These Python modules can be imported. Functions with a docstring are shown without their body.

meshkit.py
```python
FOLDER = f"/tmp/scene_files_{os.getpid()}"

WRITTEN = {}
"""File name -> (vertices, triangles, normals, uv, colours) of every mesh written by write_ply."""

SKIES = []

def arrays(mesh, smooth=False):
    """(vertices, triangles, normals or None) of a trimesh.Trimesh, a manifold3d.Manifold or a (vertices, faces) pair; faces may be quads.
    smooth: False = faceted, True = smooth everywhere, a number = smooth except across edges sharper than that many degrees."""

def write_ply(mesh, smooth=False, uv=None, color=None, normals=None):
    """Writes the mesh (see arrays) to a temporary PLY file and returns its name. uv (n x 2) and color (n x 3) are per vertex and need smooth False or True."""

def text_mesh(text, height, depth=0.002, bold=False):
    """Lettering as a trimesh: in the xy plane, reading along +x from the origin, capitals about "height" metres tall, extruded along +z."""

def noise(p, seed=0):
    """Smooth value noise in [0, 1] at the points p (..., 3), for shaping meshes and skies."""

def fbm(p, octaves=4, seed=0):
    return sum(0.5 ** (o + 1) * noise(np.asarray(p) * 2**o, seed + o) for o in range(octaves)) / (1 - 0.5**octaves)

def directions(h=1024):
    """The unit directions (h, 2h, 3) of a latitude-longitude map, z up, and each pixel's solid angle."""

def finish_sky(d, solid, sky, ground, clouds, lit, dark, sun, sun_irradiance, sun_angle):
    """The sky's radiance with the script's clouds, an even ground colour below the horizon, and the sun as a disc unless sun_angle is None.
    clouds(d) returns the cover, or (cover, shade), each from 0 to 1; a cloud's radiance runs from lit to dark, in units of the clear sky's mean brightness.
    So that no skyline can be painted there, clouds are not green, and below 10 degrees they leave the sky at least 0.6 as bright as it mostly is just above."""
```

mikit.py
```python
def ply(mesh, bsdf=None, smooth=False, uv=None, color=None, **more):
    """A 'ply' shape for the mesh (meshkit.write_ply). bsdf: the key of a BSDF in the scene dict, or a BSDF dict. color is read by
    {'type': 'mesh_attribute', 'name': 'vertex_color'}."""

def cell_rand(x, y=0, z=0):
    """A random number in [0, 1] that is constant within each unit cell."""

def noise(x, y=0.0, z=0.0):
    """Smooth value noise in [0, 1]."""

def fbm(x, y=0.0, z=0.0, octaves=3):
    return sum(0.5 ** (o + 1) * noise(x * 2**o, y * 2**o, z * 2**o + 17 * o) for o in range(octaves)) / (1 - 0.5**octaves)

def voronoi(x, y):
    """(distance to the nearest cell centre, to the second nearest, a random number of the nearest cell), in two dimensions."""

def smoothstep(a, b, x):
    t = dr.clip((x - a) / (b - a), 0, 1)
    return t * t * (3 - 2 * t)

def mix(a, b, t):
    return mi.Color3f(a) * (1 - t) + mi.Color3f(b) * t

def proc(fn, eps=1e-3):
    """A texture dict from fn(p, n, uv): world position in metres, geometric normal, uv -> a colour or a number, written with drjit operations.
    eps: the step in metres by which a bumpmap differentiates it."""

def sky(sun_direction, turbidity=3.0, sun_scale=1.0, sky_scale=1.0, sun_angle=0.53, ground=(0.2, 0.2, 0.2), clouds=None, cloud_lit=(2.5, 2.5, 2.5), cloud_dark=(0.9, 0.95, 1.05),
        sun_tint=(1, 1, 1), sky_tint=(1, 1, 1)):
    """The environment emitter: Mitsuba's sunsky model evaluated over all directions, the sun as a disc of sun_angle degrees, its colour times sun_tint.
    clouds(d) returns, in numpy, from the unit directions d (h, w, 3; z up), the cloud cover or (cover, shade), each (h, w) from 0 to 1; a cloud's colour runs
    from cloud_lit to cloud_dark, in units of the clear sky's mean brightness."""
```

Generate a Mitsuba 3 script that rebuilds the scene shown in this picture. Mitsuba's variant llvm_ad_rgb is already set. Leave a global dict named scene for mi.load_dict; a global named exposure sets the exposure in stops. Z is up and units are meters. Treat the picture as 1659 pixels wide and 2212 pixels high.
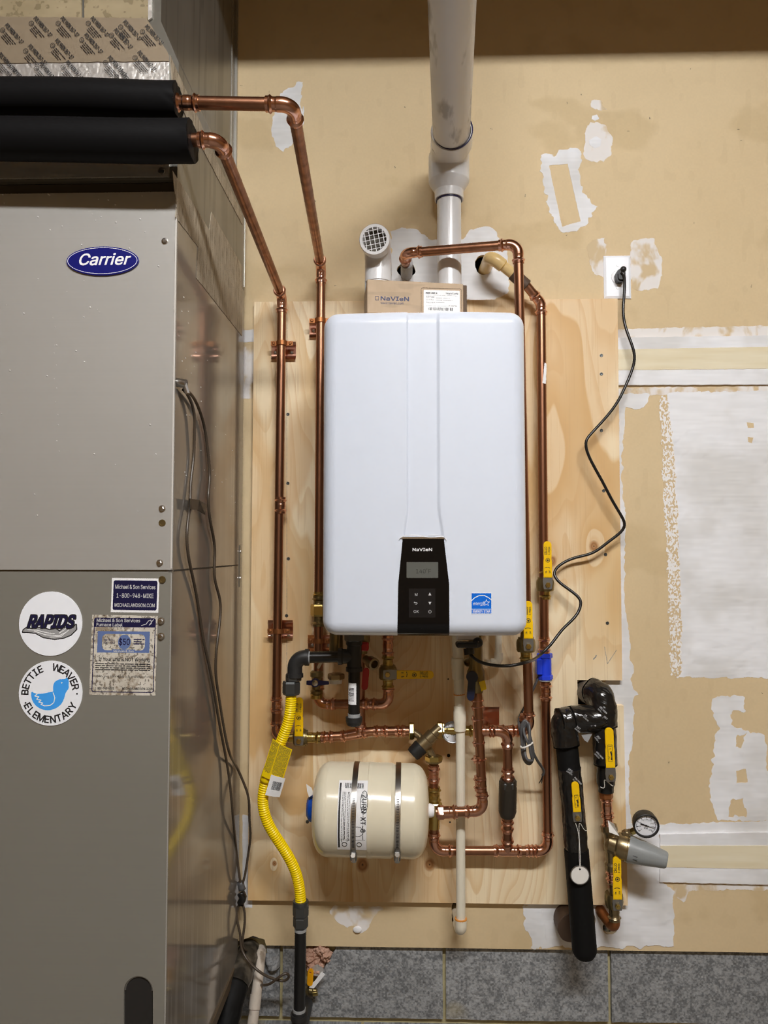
import math, random
import numpy as np, trimesh, drjit as dr, mitsuba as mi
import shapely, shapely.geometry as sg, shapely.affinity as sa
import mikit, meshkit
from mikit import proc, noise, fbm, smoothstep, mix, cell_rand

random.seed(7)
scene, labels = {'type': 'scene'}, {}
exposure = 0.0

# ------------------------------------------------------------------ camera
W, H, FPX = 1659, 2212, 1640.0
CAM = np.array([0.0, -1.976, 1.45])
YAW, PITCH = math.atan(45.5 / FPX), math.atan(84.0 / FPX)
FWD = np.array([-math.sin(YAW) * math.cos(PITCH), math.cos(YAW) * math.cos(PITCH), math.sin(PITCH)])
RIGHT = np.array([math.cos(YAW), math.sin(YAW), 0.0])
UPV = np.cross(RIGHT, FWD)
scene['camera'] = {'type': 'perspective', 'fov_axis': 'x', 'fov': 2 * math.degrees(math.atan(W / 2 / FPX)),
                   'near_clip': 0.02, 'far_clip': 50.0,
                   'to_world': mi.ScalarTransform4f().look_at(origin=CAM.tolist(), target=(CAM + FWD).tolist(), up=[0, 0, 1])}
# ------------------------------------------------------------------ lights: one long shop light hanging from the ceiling
LAMP_POS = np.array([0.38, -2.45, 1.45 + 1.68])
LAMP_LEN, LAMP_RADIANCE = 1.40, np.array([0.985, 0.99, 1.0]) * 172.0


def ray(u, v):
    return FWD + RIGHT * (u - W / 2) / FPX + UPV * (H / 2 - v) / FPX


def at(u, v, d):
    """The point at distance d in front of the back wall that the photograph shows at pixel (u, v)."""
    r = ray(u, v)
    return CAM + r * ((-d - CAM[1]) / r[1])


def atx(u, v, X):
    r = ray(u, v)
    return CAM + r * (X / r[0])


# ------------------------------------------------------------------ materials
def mat(key, d, two=True):
    scene[key] = {'type': 'twosided', 'bsdf': d} if two else d
    return key


def rgb(*c):
    return {'type': 'rgb', 'value': list(c)}


def pr(color, rough=0.5, metal=0.0, **k):
    d = {'type': 'principled', 'base_color': color if isinstance(color, dict) else rgb(*color), 'roughness': rough, 'metallic': metal}
    d.update(k)
    return d


def bump(d, fn, scale=1.0, eps=1e-3):
    return {'type': 'bumpmap', 'height': proc(fn, eps), 'scale': scale, 'bsdf': d}


def t_drywall(p, n, uv):
    a = fbm(p.x * 3, p.z * 3, 1.0, 3)
    b = noise(p.x * 260, p.z * 260)
    c = smoothstep(0.60, 0.72, fbm(p.x * 5 + 9, p.z * 7, 2.0, 4))
    s = smoothstep(0.80, 0.86, noise(p.x * 45, p.z * 23, 3))
    col = mix((0.60, 0.465, 0.275), (0.68, 0.54, 0.335), a)
    col = mix(col, (0.55, 0.42, 0.235), 0.5 * c)
    col = mix(col, (0.45, 0.34, 0.19), 0.09 * s)
    return col * (0.985 + 0.03 * b)


def t_mud(p, n, uv):
    a = fbm(p.x * 9, p.z * 9, 1.0, 4)
    s = noise(p.x * 20, p.z * 190, 4)
    return mix((0.67, 0.665, 0.655), (0.80, 0.81, 0.83), smoothstep(0.25, 0.7, a)) * (0.95 + 0.07 * s)


def t_mudthin(p, n, uv):
    a = fbm(p.x * 34 + fbm(p.x * 8, p.z * 8, 3, 2) * 3, p.z * 22, 1.0, 4)
    return mix((0.60, 0.47, 0.29), (0.76, 0.73, 0.70), smoothstep(0.30, 0.56, a))


def t_speck(p, n, uv):
    a = noise(p.x * 420, p.z * 300, 2) * 0.6 + 0.4 * noise(p.x * 160, p.z * 190, 5)
    return mix((0.58, 0.45, 0.27), (0.80, 0.79, 0.77), smoothstep(0.44, 0.54, a))


def t_cream(p, n, uv):
    a = fbm(p.x * 6, p.z * 60, 1.0, 3)
    return mix((0.66, 0.57, 0.37), (0.78, 0.72, 0.55), a)


KNOTS = []


def t_ply(p, n, uv):
    x, z = p.x, p.z
    w = fbm(x * 2.6 + 4, z * 0.75 + 2, 0.0, 3)
    w2 = fbm(x * 11 + 4, z * 1.9 + 2, 5.0, 3)
    g = x * 2.4 + 7.5 * w + 1.1 * w2
    for kx, kz, kr in KNOTS:
        q = dr.sqrt(dr.square((x - kx) * 1.4) + dr.square((z - kz) * 0.8))
        g = g + 0.55 * dr.exp(-dr.square(q / (2.6 * kr)))
    f = g - dr.floor(g)
    late = smoothstep(0.30, 0.90, f) * (1 - smoothstep(0.92, 0.97, f))
    h = g * 3.7
    f2 = h - dr.floor(h)
    l2 = smoothstep(0.45, 0.9, f2) * (1 - smoothstep(0.92, 0.98, f2))
    fib = noise(x * 420, z * 9, 2)
    sel = smoothstep(0.36, 0.56, fbm(x * 2.6, z * 1.1, 8, 2))
    col = mix((0.84, 0.70, 0.475), (0.67, 0.46, 0.225), late * (0.25 + 0.75 * sel))
    col = mix(col, (0.62, 0.40, 0.18), 0.40 * l2)
    col = mix(col, (0.56, 0.40, 0.22), 0.30 * smoothstep(0.66, 0.9, fib))
    st = smoothstep(0.54, 0.60, fbm(x * 6 + 1, z * 2.0 + 7, 3.0, 3))
    col = mix(col, (0.60, 0.345, 0.13), 0.42 * st)
    for kx, kz, kr in KNOTS:
        q = dr.sqrt(dr.square((x - kx) * 1.25) + dr.square(z - kz)) / kr + 0.12 * (noise(x * 90, z * 90) - 0.5)
        ring = 0.5 + 0.5 * dr.sin(q * 13 + 3 * noise(x * 60, z * 60))
        kc = mix((0.42, 0.215, 0.085), (0.33, 0.155, 0.055), ring)
        col = mix(kc, col, smoothstep(0.6, 1.15, q))
        col = mix((0.06, 0.03, 0.015), col, smoothstep(0.06, 0.14, q))
    return col


def t_block(p, n, uv):
    a = 0.6 * fbm(p.x * 240, p.z * 240, 1.0, 3) + 0.4 * fbm(p.x * 60, p.z * 60, 1.0, 3)
    b = fbm(p.x * 3, p.z * 3, 7.0, 3)
    c = smoothstep(0.62, 0.74, fbm(p.x * 4 + 3, p.z * 5, 5.0, 3))
    col = mix((0.13, 0.135, 0.14), (0.33, 0.34, 0.345), smoothstep(0.25, 0.75, a))
    col = col * (0.75 + 0.5 * b)
    return mix(col, (0.34, 0.28, 0.13), 0.5 * c)


def t_mortar(p, n, uv):
    a = fbm(p.x * 50, p.z * 50, 1.0, 3)
    return mix((0.36, 0.31, 0.16), (0.52, 0.46, 0.26), a)


def t_cab(p, n, uv):
    a = fbm(p.x * 3, p.z * 4, 1.0, 3)
    b = noise(p.x * 5, p.z * 500, 2)
    return mix((0.355, 0.343, 0.318), (0.40, 0.386, 0.36), a) * (0.99 + 0.02 * b)


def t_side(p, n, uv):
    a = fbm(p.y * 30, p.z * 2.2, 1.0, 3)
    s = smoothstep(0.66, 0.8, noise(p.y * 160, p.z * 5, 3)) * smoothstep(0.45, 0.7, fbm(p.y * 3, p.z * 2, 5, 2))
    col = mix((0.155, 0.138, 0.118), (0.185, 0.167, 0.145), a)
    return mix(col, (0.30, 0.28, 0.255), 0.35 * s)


def t_tape(p, n, uv):
    a = fbm(p.y * 50 + p.x * 50, p.z * 16, 1.0, 4)
    s = smoothstep(0.55, 0.75, noise(p.y * 420 + p.x * 170, p.z * 45, 3))
    col = mix((0.25, 0.205, 0.145), (0.42, 0.365, 0.275), a)
    return mix(col, (0.13, 0.10, 0.07), 0.7 * s)


def t_duct(p, n, uv):
    a = fbm(p.x * 14, p.z * 30, 1.0, 4)
    s = smoothstep(0.62, 0.72, fbm(p.x * 90, p.z * 90, 3.0, 3))
    col = mix((0.21, 0.165, 0.09), (0.31, 0.25, 0.15), a)
    return mix(col, (0.12, 0.09, 0.04), 0.6 * s)


def b_foil(p, n, uv):
    return 0.0030 * dr.abs(fbm(p.x * 75, p.z * 75, p.y * 75, 3) - 0.5)


def t_galv(p, n, uv):
    a = fbm(p.y * 9, p.z * 5, 1.0, 4)
    s = smoothstep(0.6, 0.75, noise(p.y * 70, p.z * 4, 3))
    return mix((0.13, 0.125, 0.105), (0.22, 0.21, 0.185), a) * (1 - 0.2 * s)


def t_copper(p, n, uv):
    a = fbm(p.x * 60, p.z * 8, p.y * 60, 3)
    return mix((0.30, 0.145, 0.088), (0.42, 0.205, 0.12), smoothstep(0.25, 0.75, a))


def t_card(p, n, uv):
    a = fbm(p.x * 90, p.z * 40, 1.0, 3)
    s = smoothstep(0.62, 0.7, fbm(p.x * 14, p.z * 70, 6.0, 2))
    return mix((0.40, 0.295, 0.19), (0.47, 0.35, 0.235), a) * (1 - 0.12 * s)


def t_label(p, n, uv):
    a = fbm(p.x * 30, p.z * 26, 1.0, 4)
    s = smoothstep(0.46, 0.66, 0.5 * fbm(p.x * 26 + 3, p.z * 20 + 1, 4.0, 4) + 0.5 * fbm(p.x * 190, p.z * 170, 4.0, 3))
    k = smoothstep(0.62, 0.74, fbm(p.x * 330, p.z * 260, 2.0, 2))
    col = mix((0.42, 0.38, 0.31), (0.66, 0.63, 0.56), a)
    col = mix(col, (0.20, 0.145, 0.09), 0.75 * s)
    return mix(col, (0.06, 0.045, 0.03), 0.7 * k)


def t_pvcdirty(p, n, uv):
    a = fbm(p.x * 40, p.y * 11, p.z * 30, 4)
    s = smoothstep(0.58, 0.74, a)
    return mix((0.62, 0.61, 0.60), (0.22, 0.20, 0.18), 0.62 * s)


def t_oldpvc(p, n, uv):
    a = fbm(p.x * 50, p.y * 50, p.z * 16, 4)
    return mix((0.50, 0.44, 0.37), (0.20, 0.16, 0.12), smoothstep(0.5, 0.75, a))


def b_foam(p, n, uv):
    return 0.0009 * fbm(p.x * 190, p.z * 190, p.y * 190, 3)


def b_wrap(p, n, uv):
    return 0.005 * fbm(p.x * 34, p.z * 60 + p.x * 30, p.y * 34, 3)


def b_dry(p, n, uv):
    return 0.0007 * fbm(p.x * 150, p.z * 150, p.y * 150, 2)


def b_mud(p, n, uv):
    return 0.0025 * fbm(p.x * 40, p.z * 55, p.y * 40, 4)


def b_block(p, n, uv):
    return 0.003 * fbm(p.x * 190, p.z * 190, p.y * 190, 3)


def t_wool(p, n, uv):
    a = fbm(p.x * 60, p.z * 60, p.y * 60, 4)
    return mix((0.30, 0.13, 0.075), (0.62, 0.42, 0.32), a)


def t_sludge(p, n, uv):
    a = fbm(p.x * 40, p.z * 40, p.y * 40, 4)
    return mix((0.012, 0.011, 0.009), (0.10, 0.085, 0.065), smoothstep(0.35, 0.8, a))


mat('m_drywall', pr(proc(t_drywall), 0.75, specular=0.25))
mat('m_paint', pr((0.30, 0.19, 0.075), 0.8))
mat('m_mud', bump(pr(proc(t_mud), 0.7, specular=0.3), b_mud))
mat('m_mudthin', pr(proc(t_mudthin), 0.75, specular=0.25))
mat('m_speck', pr(proc(t_speck), 0.75))
mat('m_cream', pr(proc(t_cream), 0.7))
mat('m_ply', pr(proc(t_ply), 0.55, specular=0.35))
mat('m_plyedge', pr((0.42, 0.30, 0.16), 0.8))
mat('m_block', bump(pr(proc(t_block), 0.9, specular=0.2), b_block))
mat('m_mortar', pr(proc(t_mortar), 0.9))
mat('m_floor', pr((0.20, 0.18, 0.15), 0.8))
mat('m_ceiling', pr((0.30, 0.19, 0.07), 0.85))
mat('m_wood', pr((0.30, 0.2, 0.1), 0.8))
mat('m_dark', pr((0.012, 0.010, 0.008), 0.9))
mat('m_boiler', pr((0.63, 0.68, 0.77), 0.20, specular=0.5, clearcoat=0.6, clearcoat_gloss=0.95))
mat('m_casing', pr((0.55, 0.57, 0.6), 0.4))
mat('m_panel', pr((0.003, 0.003, 0.0035), 0.15, specular=0.3))
mat('m_button', pr((0.009, 0.009, 0.010), 0.22, specular=0.4))
mat('m_screen', pr((0.10, 0.105, 0.095), 0.25))
mat('m_cab', pr(proc(t_cab), 0.42, 0.25))
mat('m_cabshaded', pr(proc(lambda p, n, uv: t_cab(p, n, uv) * mi.Color3f(0.60, 0.60, 0.56)), 0.42, 0.25))  # cabinet paint with the lower door's shade multiplied into the colour
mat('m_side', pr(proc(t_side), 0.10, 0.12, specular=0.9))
mat('m_sidefar', pr((0.17, 0.15, 0.13), 0.35, 0.3))
mat('m_seam', pr((0.035, 0.027, 0.018), 0.7))
mat('m_tape', pr(proc(t_tape), 0.55))
mat('m_duct', pr(proc(t_duct), 0.7))
mat('m_printtape', pr((0.27, 0.215, 0.15), 0.35, 0.25))
mat('m_foil', bump(pr((0.80, 0.79, 0.76), 0.33, 0.75), b_foil))
mat('m_galv', pr(proc(t_galv), 0.33, 0.55))
mat('m_galvbright', pr((0.42, 0.40, 0.36), 0.35, 0.6))
mat('m_edgeglint', pr((0.66, 0.64, 0.60), 0.3, 0.3))  # pale colour standing for light caught on the door edge
mat('m_copper', pr(proc(t_copper), 0.32, 1.0))
mat('m_fitting', pr((0.68, 0.365, 0.26), 0.19, 1.0))
mat('m_strap', pr((0.34, 0.13, 0.045), 0.42, 0.8))
mat('m_brass', pr((0.52, 0.40, 0.14), 0.24, 1.0))
mat('m_brassdull', pr((0.26, 0.205, 0.095), 0.32, 0.9))
mat('m_bronze', pr((0.30, 0.235, 0.135), 0.30, 0.9))
mat('m_steel', pr((0.55, 0.54, 0.52), 0.25, 1.0))
mat('m_steeldull', pr((0.27, 0.27, 0.265), 0.38, 0.9))
mat('m_zinc', pr((0.28, 0.275, 0.25), 0.35, 0.9))
mat('m_iron', pr((0.009, 0.009, 0.009), 0.30, 0.1, specular=0.5))
mat('m_ironsoft', pr((0.018, 0.018, 0.018), 0.45, 0.1))
mat('m_check', pr((0.04, 0.034, 0.026), 0.4, 0.4))
mat('m_dope', pr((0.30, 0.31, 0.31), 0.5))
mat('m_gun', pr((0.085, 0.09, 0.09), 0.35, 0.7))
mat('m_yellow', pr((0.86, 0.60, 0.0), 0.32, specular=0.5, clearcoat=0.3))
mat('m_yellowtag', pr((0.80, 0.57, 0.0), 0.4))
mat('m_yellowrib', pr((0.90, 0.66, 0.0), 0.34, specular=0.5))
mat('m_grip', pr((0.84, 0.52, 0.0), 0.35, specular=0.5))
mat('m_orange', pr((0.75, 0.33, 0.0), 0.4))
mat('m_red', pr((0.42, 0.01, 0.012), 0.35))
mat('m_blue', pr((0.01, 0.045, 0.62), 0.4))
mat('m_bluecap', pr((0.0, 0.06, 0.42), 0.4))
mat('m_bluehandle', pr((0.012, 0.014, 0.14), 0.35))
mat('m_navyhandle', pr((0.006, 0.010, 0.03), 0.35))
mat('m_blackrubber', pr((0.010, 0.010, 0.010), 0.45))
mat('m_cord', pr((0.008, 0.008, 0.008), 0.28))
mat('m_foam', bump(pr((0.006, 0.006, 0.006), 0.6, specular=0.14), b_foam))
mat('m_foamsmooth', pr((0.005, 0.005, 0.0055), 0.6, specular=0.12))
mat('m_wrap', bump(pr((0.008, 0.008, 0.008), 0.17, specular=0.6), b_wrap))
mat('m_wrapdusty', bump(pr((0.07, 0.06, 0.05), 0.5), b_foam))
mat('m_brownwire', pr((0.055, 0.040, 0.027), 0.35))
mat('m_graywire', pr((0.075, 0.075, 0.078), 0.45))
mat('m_pvc', pr((0.66, 0.66, 0.66), 0.22, specular=0.5))
mat('m_pvcdirty', pr(proc(t_pvcdirty), 0.35))
mat('m_oldpvc', pr(proc(t_oldpvc), 0.6))
mat('m_primer', pr((0.012, 0.010, 0.05), 0.3))
mat('m_cpvc', pr((0.62, 0.45, 0.20), 0.28))
mat('m_cpvcband', pr((0.50, 0.28, 0.04), 0.3))
mat('m_brownfoam', pr((0.075, 0.045, 0.028), 0.6))
mat('m_condensate', pr((0.74, 0.69, 0.56), 0.3))
mat('m_orangecement', pr((0.62, 0.25, 0.05), 0.5))
mat('m_white', pr((0.80, 0.80, 0.82), 0.3))
mat('m_plate', pr((0.82, 0.84, 0.88), 0.25))
mat('m_paper', pr((0.78, 0.78, 0.78), 0.6))
mat('m_tagwhite', pr((0.76, 0.74, 0.69), 0.5))
mat('m_teflon', pr((0.85, 0.85, 0.86), 0.5))
mat('m_tank', pr((0.72, 0.66, 0.50), 0.16, specular=0.5, clearcoat=0.8, clearcoat_gloss=0.96))
mat('m_card', pr(proc(t_card), 0.7))
mat('m_cardedge', pr((0.10, 0.065, 0.04), 0.8))
mat('m_labeldirty', pr(proc(t_label), 0.45))
mat('m_navy', pr((0.006, 0.008, 0.14), 0.3))
mat('m_navydark', pr((0.008, 0.008, 0.045), 0.35))
mat('m_bill', pr((0.10, 0.15, 0.32), 0.5))
mat('m_skyblue', pr((0.05, 0.34, 0.86), 0.4))
mat('m_starblue', pr((0.0, 0.13, 0.62), 0.35))
mat('m_ink', pr((0.012, 0.012, 0.014), 0.5))
mat('m_inkgray', pr((0.22, 0.22, 0.22), 0.6))
mat('m_inknavy', pr((0.03, 0.035, 0.10), 0.6))
mat('m_inkwhite', pr((0.80, 0.80, 0.80), 0.4))
mat('m_inkpale', pr((0.50, 0.50, 0.50), 0.4))
mat('m_lcd', pr((0.035, 0.038, 0.033), 0.4))
mat('m_grayplastic', pr((0.24, 0.255, 0.255), 0.38))
mat('m_graypress', pr((0.30, 0.30, 0.30), 0.5))
mat('m_wool', bump(pr(proc(t_wool), 0.9), b_mud))
mat('m_sludge', bump(pr(proc(t_sludge), 0.28, specular=0.6), b_foam))
mat('m_rust', pr((0.07, 0.05, 0.03), 0.5))
mat('m_insidedark', pr((0.07, 0.06, 0.045), 0.6))
mat('m_drop', pr((0.55, 0.54, 0.52), 0.08, specular=0.8))

# ------------------------------------------------------------------ entries of the scene
_n = {}


def numbered(name):
    k = _n.get(name, 0)
    _n[name] = k + 1
    return name if k == 0 else f'{name}_{k:03d}'


def thing(name, label, cat, group=None):
    k = numbered(name)
    labels[k] = {'label': label, 'category': cat}
    if group:
        labels[k]['group'] = group
    return k


def part(parent, name, mesh, m, smooth=30, label=None, kind=None):
    k = numbered(parent + '__' + name)
    scene[k] = mikit.ply(mesh, m, smooth=smooth)
    if label or kind:
        labels[k] = {}
        if label:
            labels[k]['label'] = label
        if kind:
            labels[k]['kind'] = kind
    return k


def single(name, mesh, m, label, cat, group=None, smooth=30):
    k = thing(name, label, cat, group)
    scene[k] = mikit.ply(mesh, m, smooth=smooth)
    return k


def struct(name, mesh, m, label, smooth=False):
    k = numbered(name)
    scene[k] = mikit.ply(mesh, m, smooth=smooth)
    labels[k] = {'label': label, 'kind': 'structure'}
    return k


# ------------------------------------------------------------------ geometry
A = np.asarray


def unit(v):
    v = A(v, float)
    return v / np.linalg.norm(v)


def cat(*ms):
    ms = [m for m in ms if m is not None]
    return trimesh.util.concatenate(ms)


def box(lo, hi):
    lo, hi = np.minimum(lo, hi), np.maximum(lo, hi)
    return trimesh.creation.box(bounds=[lo, hi])


def cbox(lo, hi, c=0.002):
    """A box with chamfered edges."""
    lo, hi = np.minimum(lo, hi).astype(float), np.maximum(lo, hi).astype(float)
    c = min(c, 0.45 * (hi - lo).min())
    pts = []
    for s in np.ndindex(2, 2, 2):
        q = np.where(A(s) == 1, hi, lo)
        sg_ = np.where(A(s) == 1, -1, 1)
        for k in range(3):
            o = sg_ * c
            o[k] = 0
            pts.append(q + o)
    return trimesh.convex.convex_hull(A(pts))


def frame(d):
    d = unit(d)
    a = np.cross(d, [0, 0, 1.0]) if abs(d[2]) < 0.9 else np.cross(d, [0, 1.0, 0])
    a = unit(a)
    return a, np.cross(d, a)


def sweep(path, radii, n=20, cap=True, squash=None):
    p = A(path, float)
    r = np.broadcast_to(A(radii, float), (len(p),))
    t = np.gradient(p, axis=0)
    L = np.linalg.norm(t, axis=1, keepdims=True)
    for i in range(len(t)):
        if L[i] < 1e-9:
            t[i] = t[i - 1] if i else p[-1] - p[0]
    t /= np.linalg.norm(t, axis=1, keepdims=True)
    a, b = frame(t[0])
    ang = np.arange(n) * 2 * np.pi / n
    vs = []
    for i in range(len(p)):
        a = unit(a - t[i] * (a @ t[i]))
        b = np.cross(t[i], a)
        vs.append(p[i] + r[i] * (np.cos(ang)[:, None] * a + np.sin(ang)[:, None] * b))
    v = np.vstack(vs)
    m = len(p)
    i, j = np.meshgrid(np.arange(m - 1), np.arange(n), indexing='ij')
    q = np.stack([i * n + j, i * n + (j + 1) % n, (i + 1) * n + (j + 1) % n, (i + 1) * n + j], -1).reshape(-1, 4)
    f = [q[:, [0, 1, 2]], q[:, [0, 2, 3]]]
    if cap:
        v = np.vstack([v, p[0], p[-1]])
        k = np.arange(n)
        f.append(np.stack([np.full(n, m * n), (k + 1) % n, k], -1))
        f.append(np.stack([np.full(n, m * n + 1), (m - 1) * n + k, (m - 1) * n + (k + 1) % n], -1))
    return trimesh.Trimesh(v, np.vstack(f), process=False)


def lathe(p0, axis, prof, n=28, cap=True):
    """A turned body: prof is a list of (distance along the axis, radius)."""
    ax = unit(axis)
    a, b = frame(ax)
    ang = np.arange(n) * 2 * np.pi / n
    ring = np.cos(ang)[:, None] * a + np.sin(ang)[:, None] * b
    v = np.vstack([A(p0) + ax * t + r * ring for t, r in prof])
    m = len(prof)
    i, j = np.meshgrid(np.arange(m - 1), np.arange(n), indexing='ij')
    q = np.stack([i * n + j, i * n + (j + 1) % n, (i + 1) * n + (j + 1) % n, (i + 1) * n + j], -1).reshape(-1, 4)
    v = np.vstack([v, A(p0) + ax * prof[0][0], A(p0) + ax * prof[-1][0]])
    k = np.arange(n)
    f = [q[:, [0, 1, 2]], q[:, [0, 2, 3]]]
    if cap:
        f += [np.stack([np.full(n, m * n), (k + 1) % n, k], -1), np.stack([np.full(n, m * n + 1), (m - 1) * n + k, (m - 1) * n + (k + 1) % n], -1)]
    return trimesh.Trimesh(v if cap else v[:-2], np.vstack(f), process=False)


def cyl(p0, p1, r, n=24, c=0.0):
    L = np.linalg.norm(A(p1) - A(p0))
    if c:
        return lathe(p0, A(p1) - A(p0), [(0, r - c), (c, r), (L - c, r), (L, r - c)], n)
    return lathe(p0, A(p1) - A(p0), [(0, r), (L, r)], n)


def hexnut(p, axis, L, r):
    ax = unit(axis)
    return lathe(A(p) - ax * L / 2, ax, [(0, r * 0.9), (L * 0.14, r), (L * 0.86, r), (L, r * 0.9)], 6)


def ball(p, r, sub=2, s=(1, 1, 1)):
    m = trimesh.creation.icosphere(subdivisions=sub, radius=r)
    m.apply_scale(s)
    m.apply_translation(p)
    return m


def spline(pts, step=0.006):
    from scipy.interpolate import CubicSpline
    p = A(pts, float)
    d = np.r_[0, np.cumsum(np.linalg.norm(np.diff(p, axis=0), axis=1) ** 0.5)]
    cs = CubicSpline(d, p)
    q = cs(np.linspace(0, d[-1], 2000))
    return resample(q, step)


def resample(q, step):
    q = A(q, float)
    s = np.r_[0, np.cumsum(np.linalg.norm(np.diff(q, axis=0), axis=1))]
    m = max(2, int(round(s[-1] / step)) + 1)
    t = np.linspace(0, s[-1], m)
    return np.stack([np.interp(t, s, q[:, k]) for k in range(3)], -1)


def fillet(pts, r, n=10):
    p = [A(x, float) for x in pts]
    out = [p[0]]
    for i in range(1, len(p) - 1):
        a, b = unit(p[i - 1] - p[i]), unit(p[i + 1] - p[i])
        th = math.acos(np.clip(a @ b, -1, 1))
        if th > math.pi - 0.03:
            out.append(p[i])
            continue
        t = r / math.tan(th / 2)
        c = p[i] + unit(a + b) * r / math.sin(th / 2)
        s, e = p[i] + a * t - c, p[i] + b * t - c
        w = math.acos(np.clip(unit(s) @ unit(e), -1, 1))
        for k in range(n + 1):
            q = k / n
            out.append(c + (math.sin((1 - q) * w) * s + math.sin(q * w) * e) / math.sin(w))
    out.append(p[-1])
    return A(out)


XF, ZF, NF = A([1.0, 0, 0]), A([0, 0, 1.0]), A([0, -1.0, 0])


def place(m, o, X=XF, Y=ZF, s=1.0, shear=0.0):
    """Lays a mesh made in the xy plane into the plane (o, X, Y); z goes to X x Y."""
    X, Y = A(X, float), A(Y, float)
    N = np.cross(X, Y)
    v = A(m.vertices) * s
    v = v + np.stack([v[:, 1] * shear, 0 * v[:, 1], 0 * v[:, 1]], -1)
    m2 = trimesh.Trimesh(A(o) + v[:, :1] * X + v[:, 1:2] * Y + v[:, 2:3] * N, m.faces, process=False)
    return m2


def prism(poly, depth, o, X=XF, Y=ZF, lift=0.0):
    ps = [g for g in getattr(poly, 'geoms', [poly]) if g.area > 1e-9]
    m = cat(*[trimesh.creation.extrude_polygon(g, depth, engine='earcut') for g in ps])
    m.vertices[:, 2] += lift
    return place(m, o, X, Y)


def text(s, h, o, X=XF, Y=ZF, depth=0.0004, bold=False, center=False, width=None, shear=0.0, lift=0.0):
    m = meshkit.text_mesh(s, h, depth, bold)
    v = m.vertices.copy()
    if width:
        v[:, 0] *= width / (v[:, 0].max() - v[:, 0].min())
    if center:
        v[:, 0] -= (v[:, 0].max() + v[:, 0].min()) / 2
    v[:, 2] += lift
    return place(trimesh.Trimesh(v, m.faces, process=False), o, X, Y, shear=shear)


def circle(x, y, r, n=24):
    return sg.Polygon([(x + r * math.cos(a), y + r * math.sin(a)) for a in np.linspace(0, 2 * math.pi, n, endpoint=False)])


def rrect(x0, y0, x1, y1, r):
    return sg.box(x0 + r, y0 + r, x1 - r, y1 - r).buffer(r, quad_segs=6)


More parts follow.
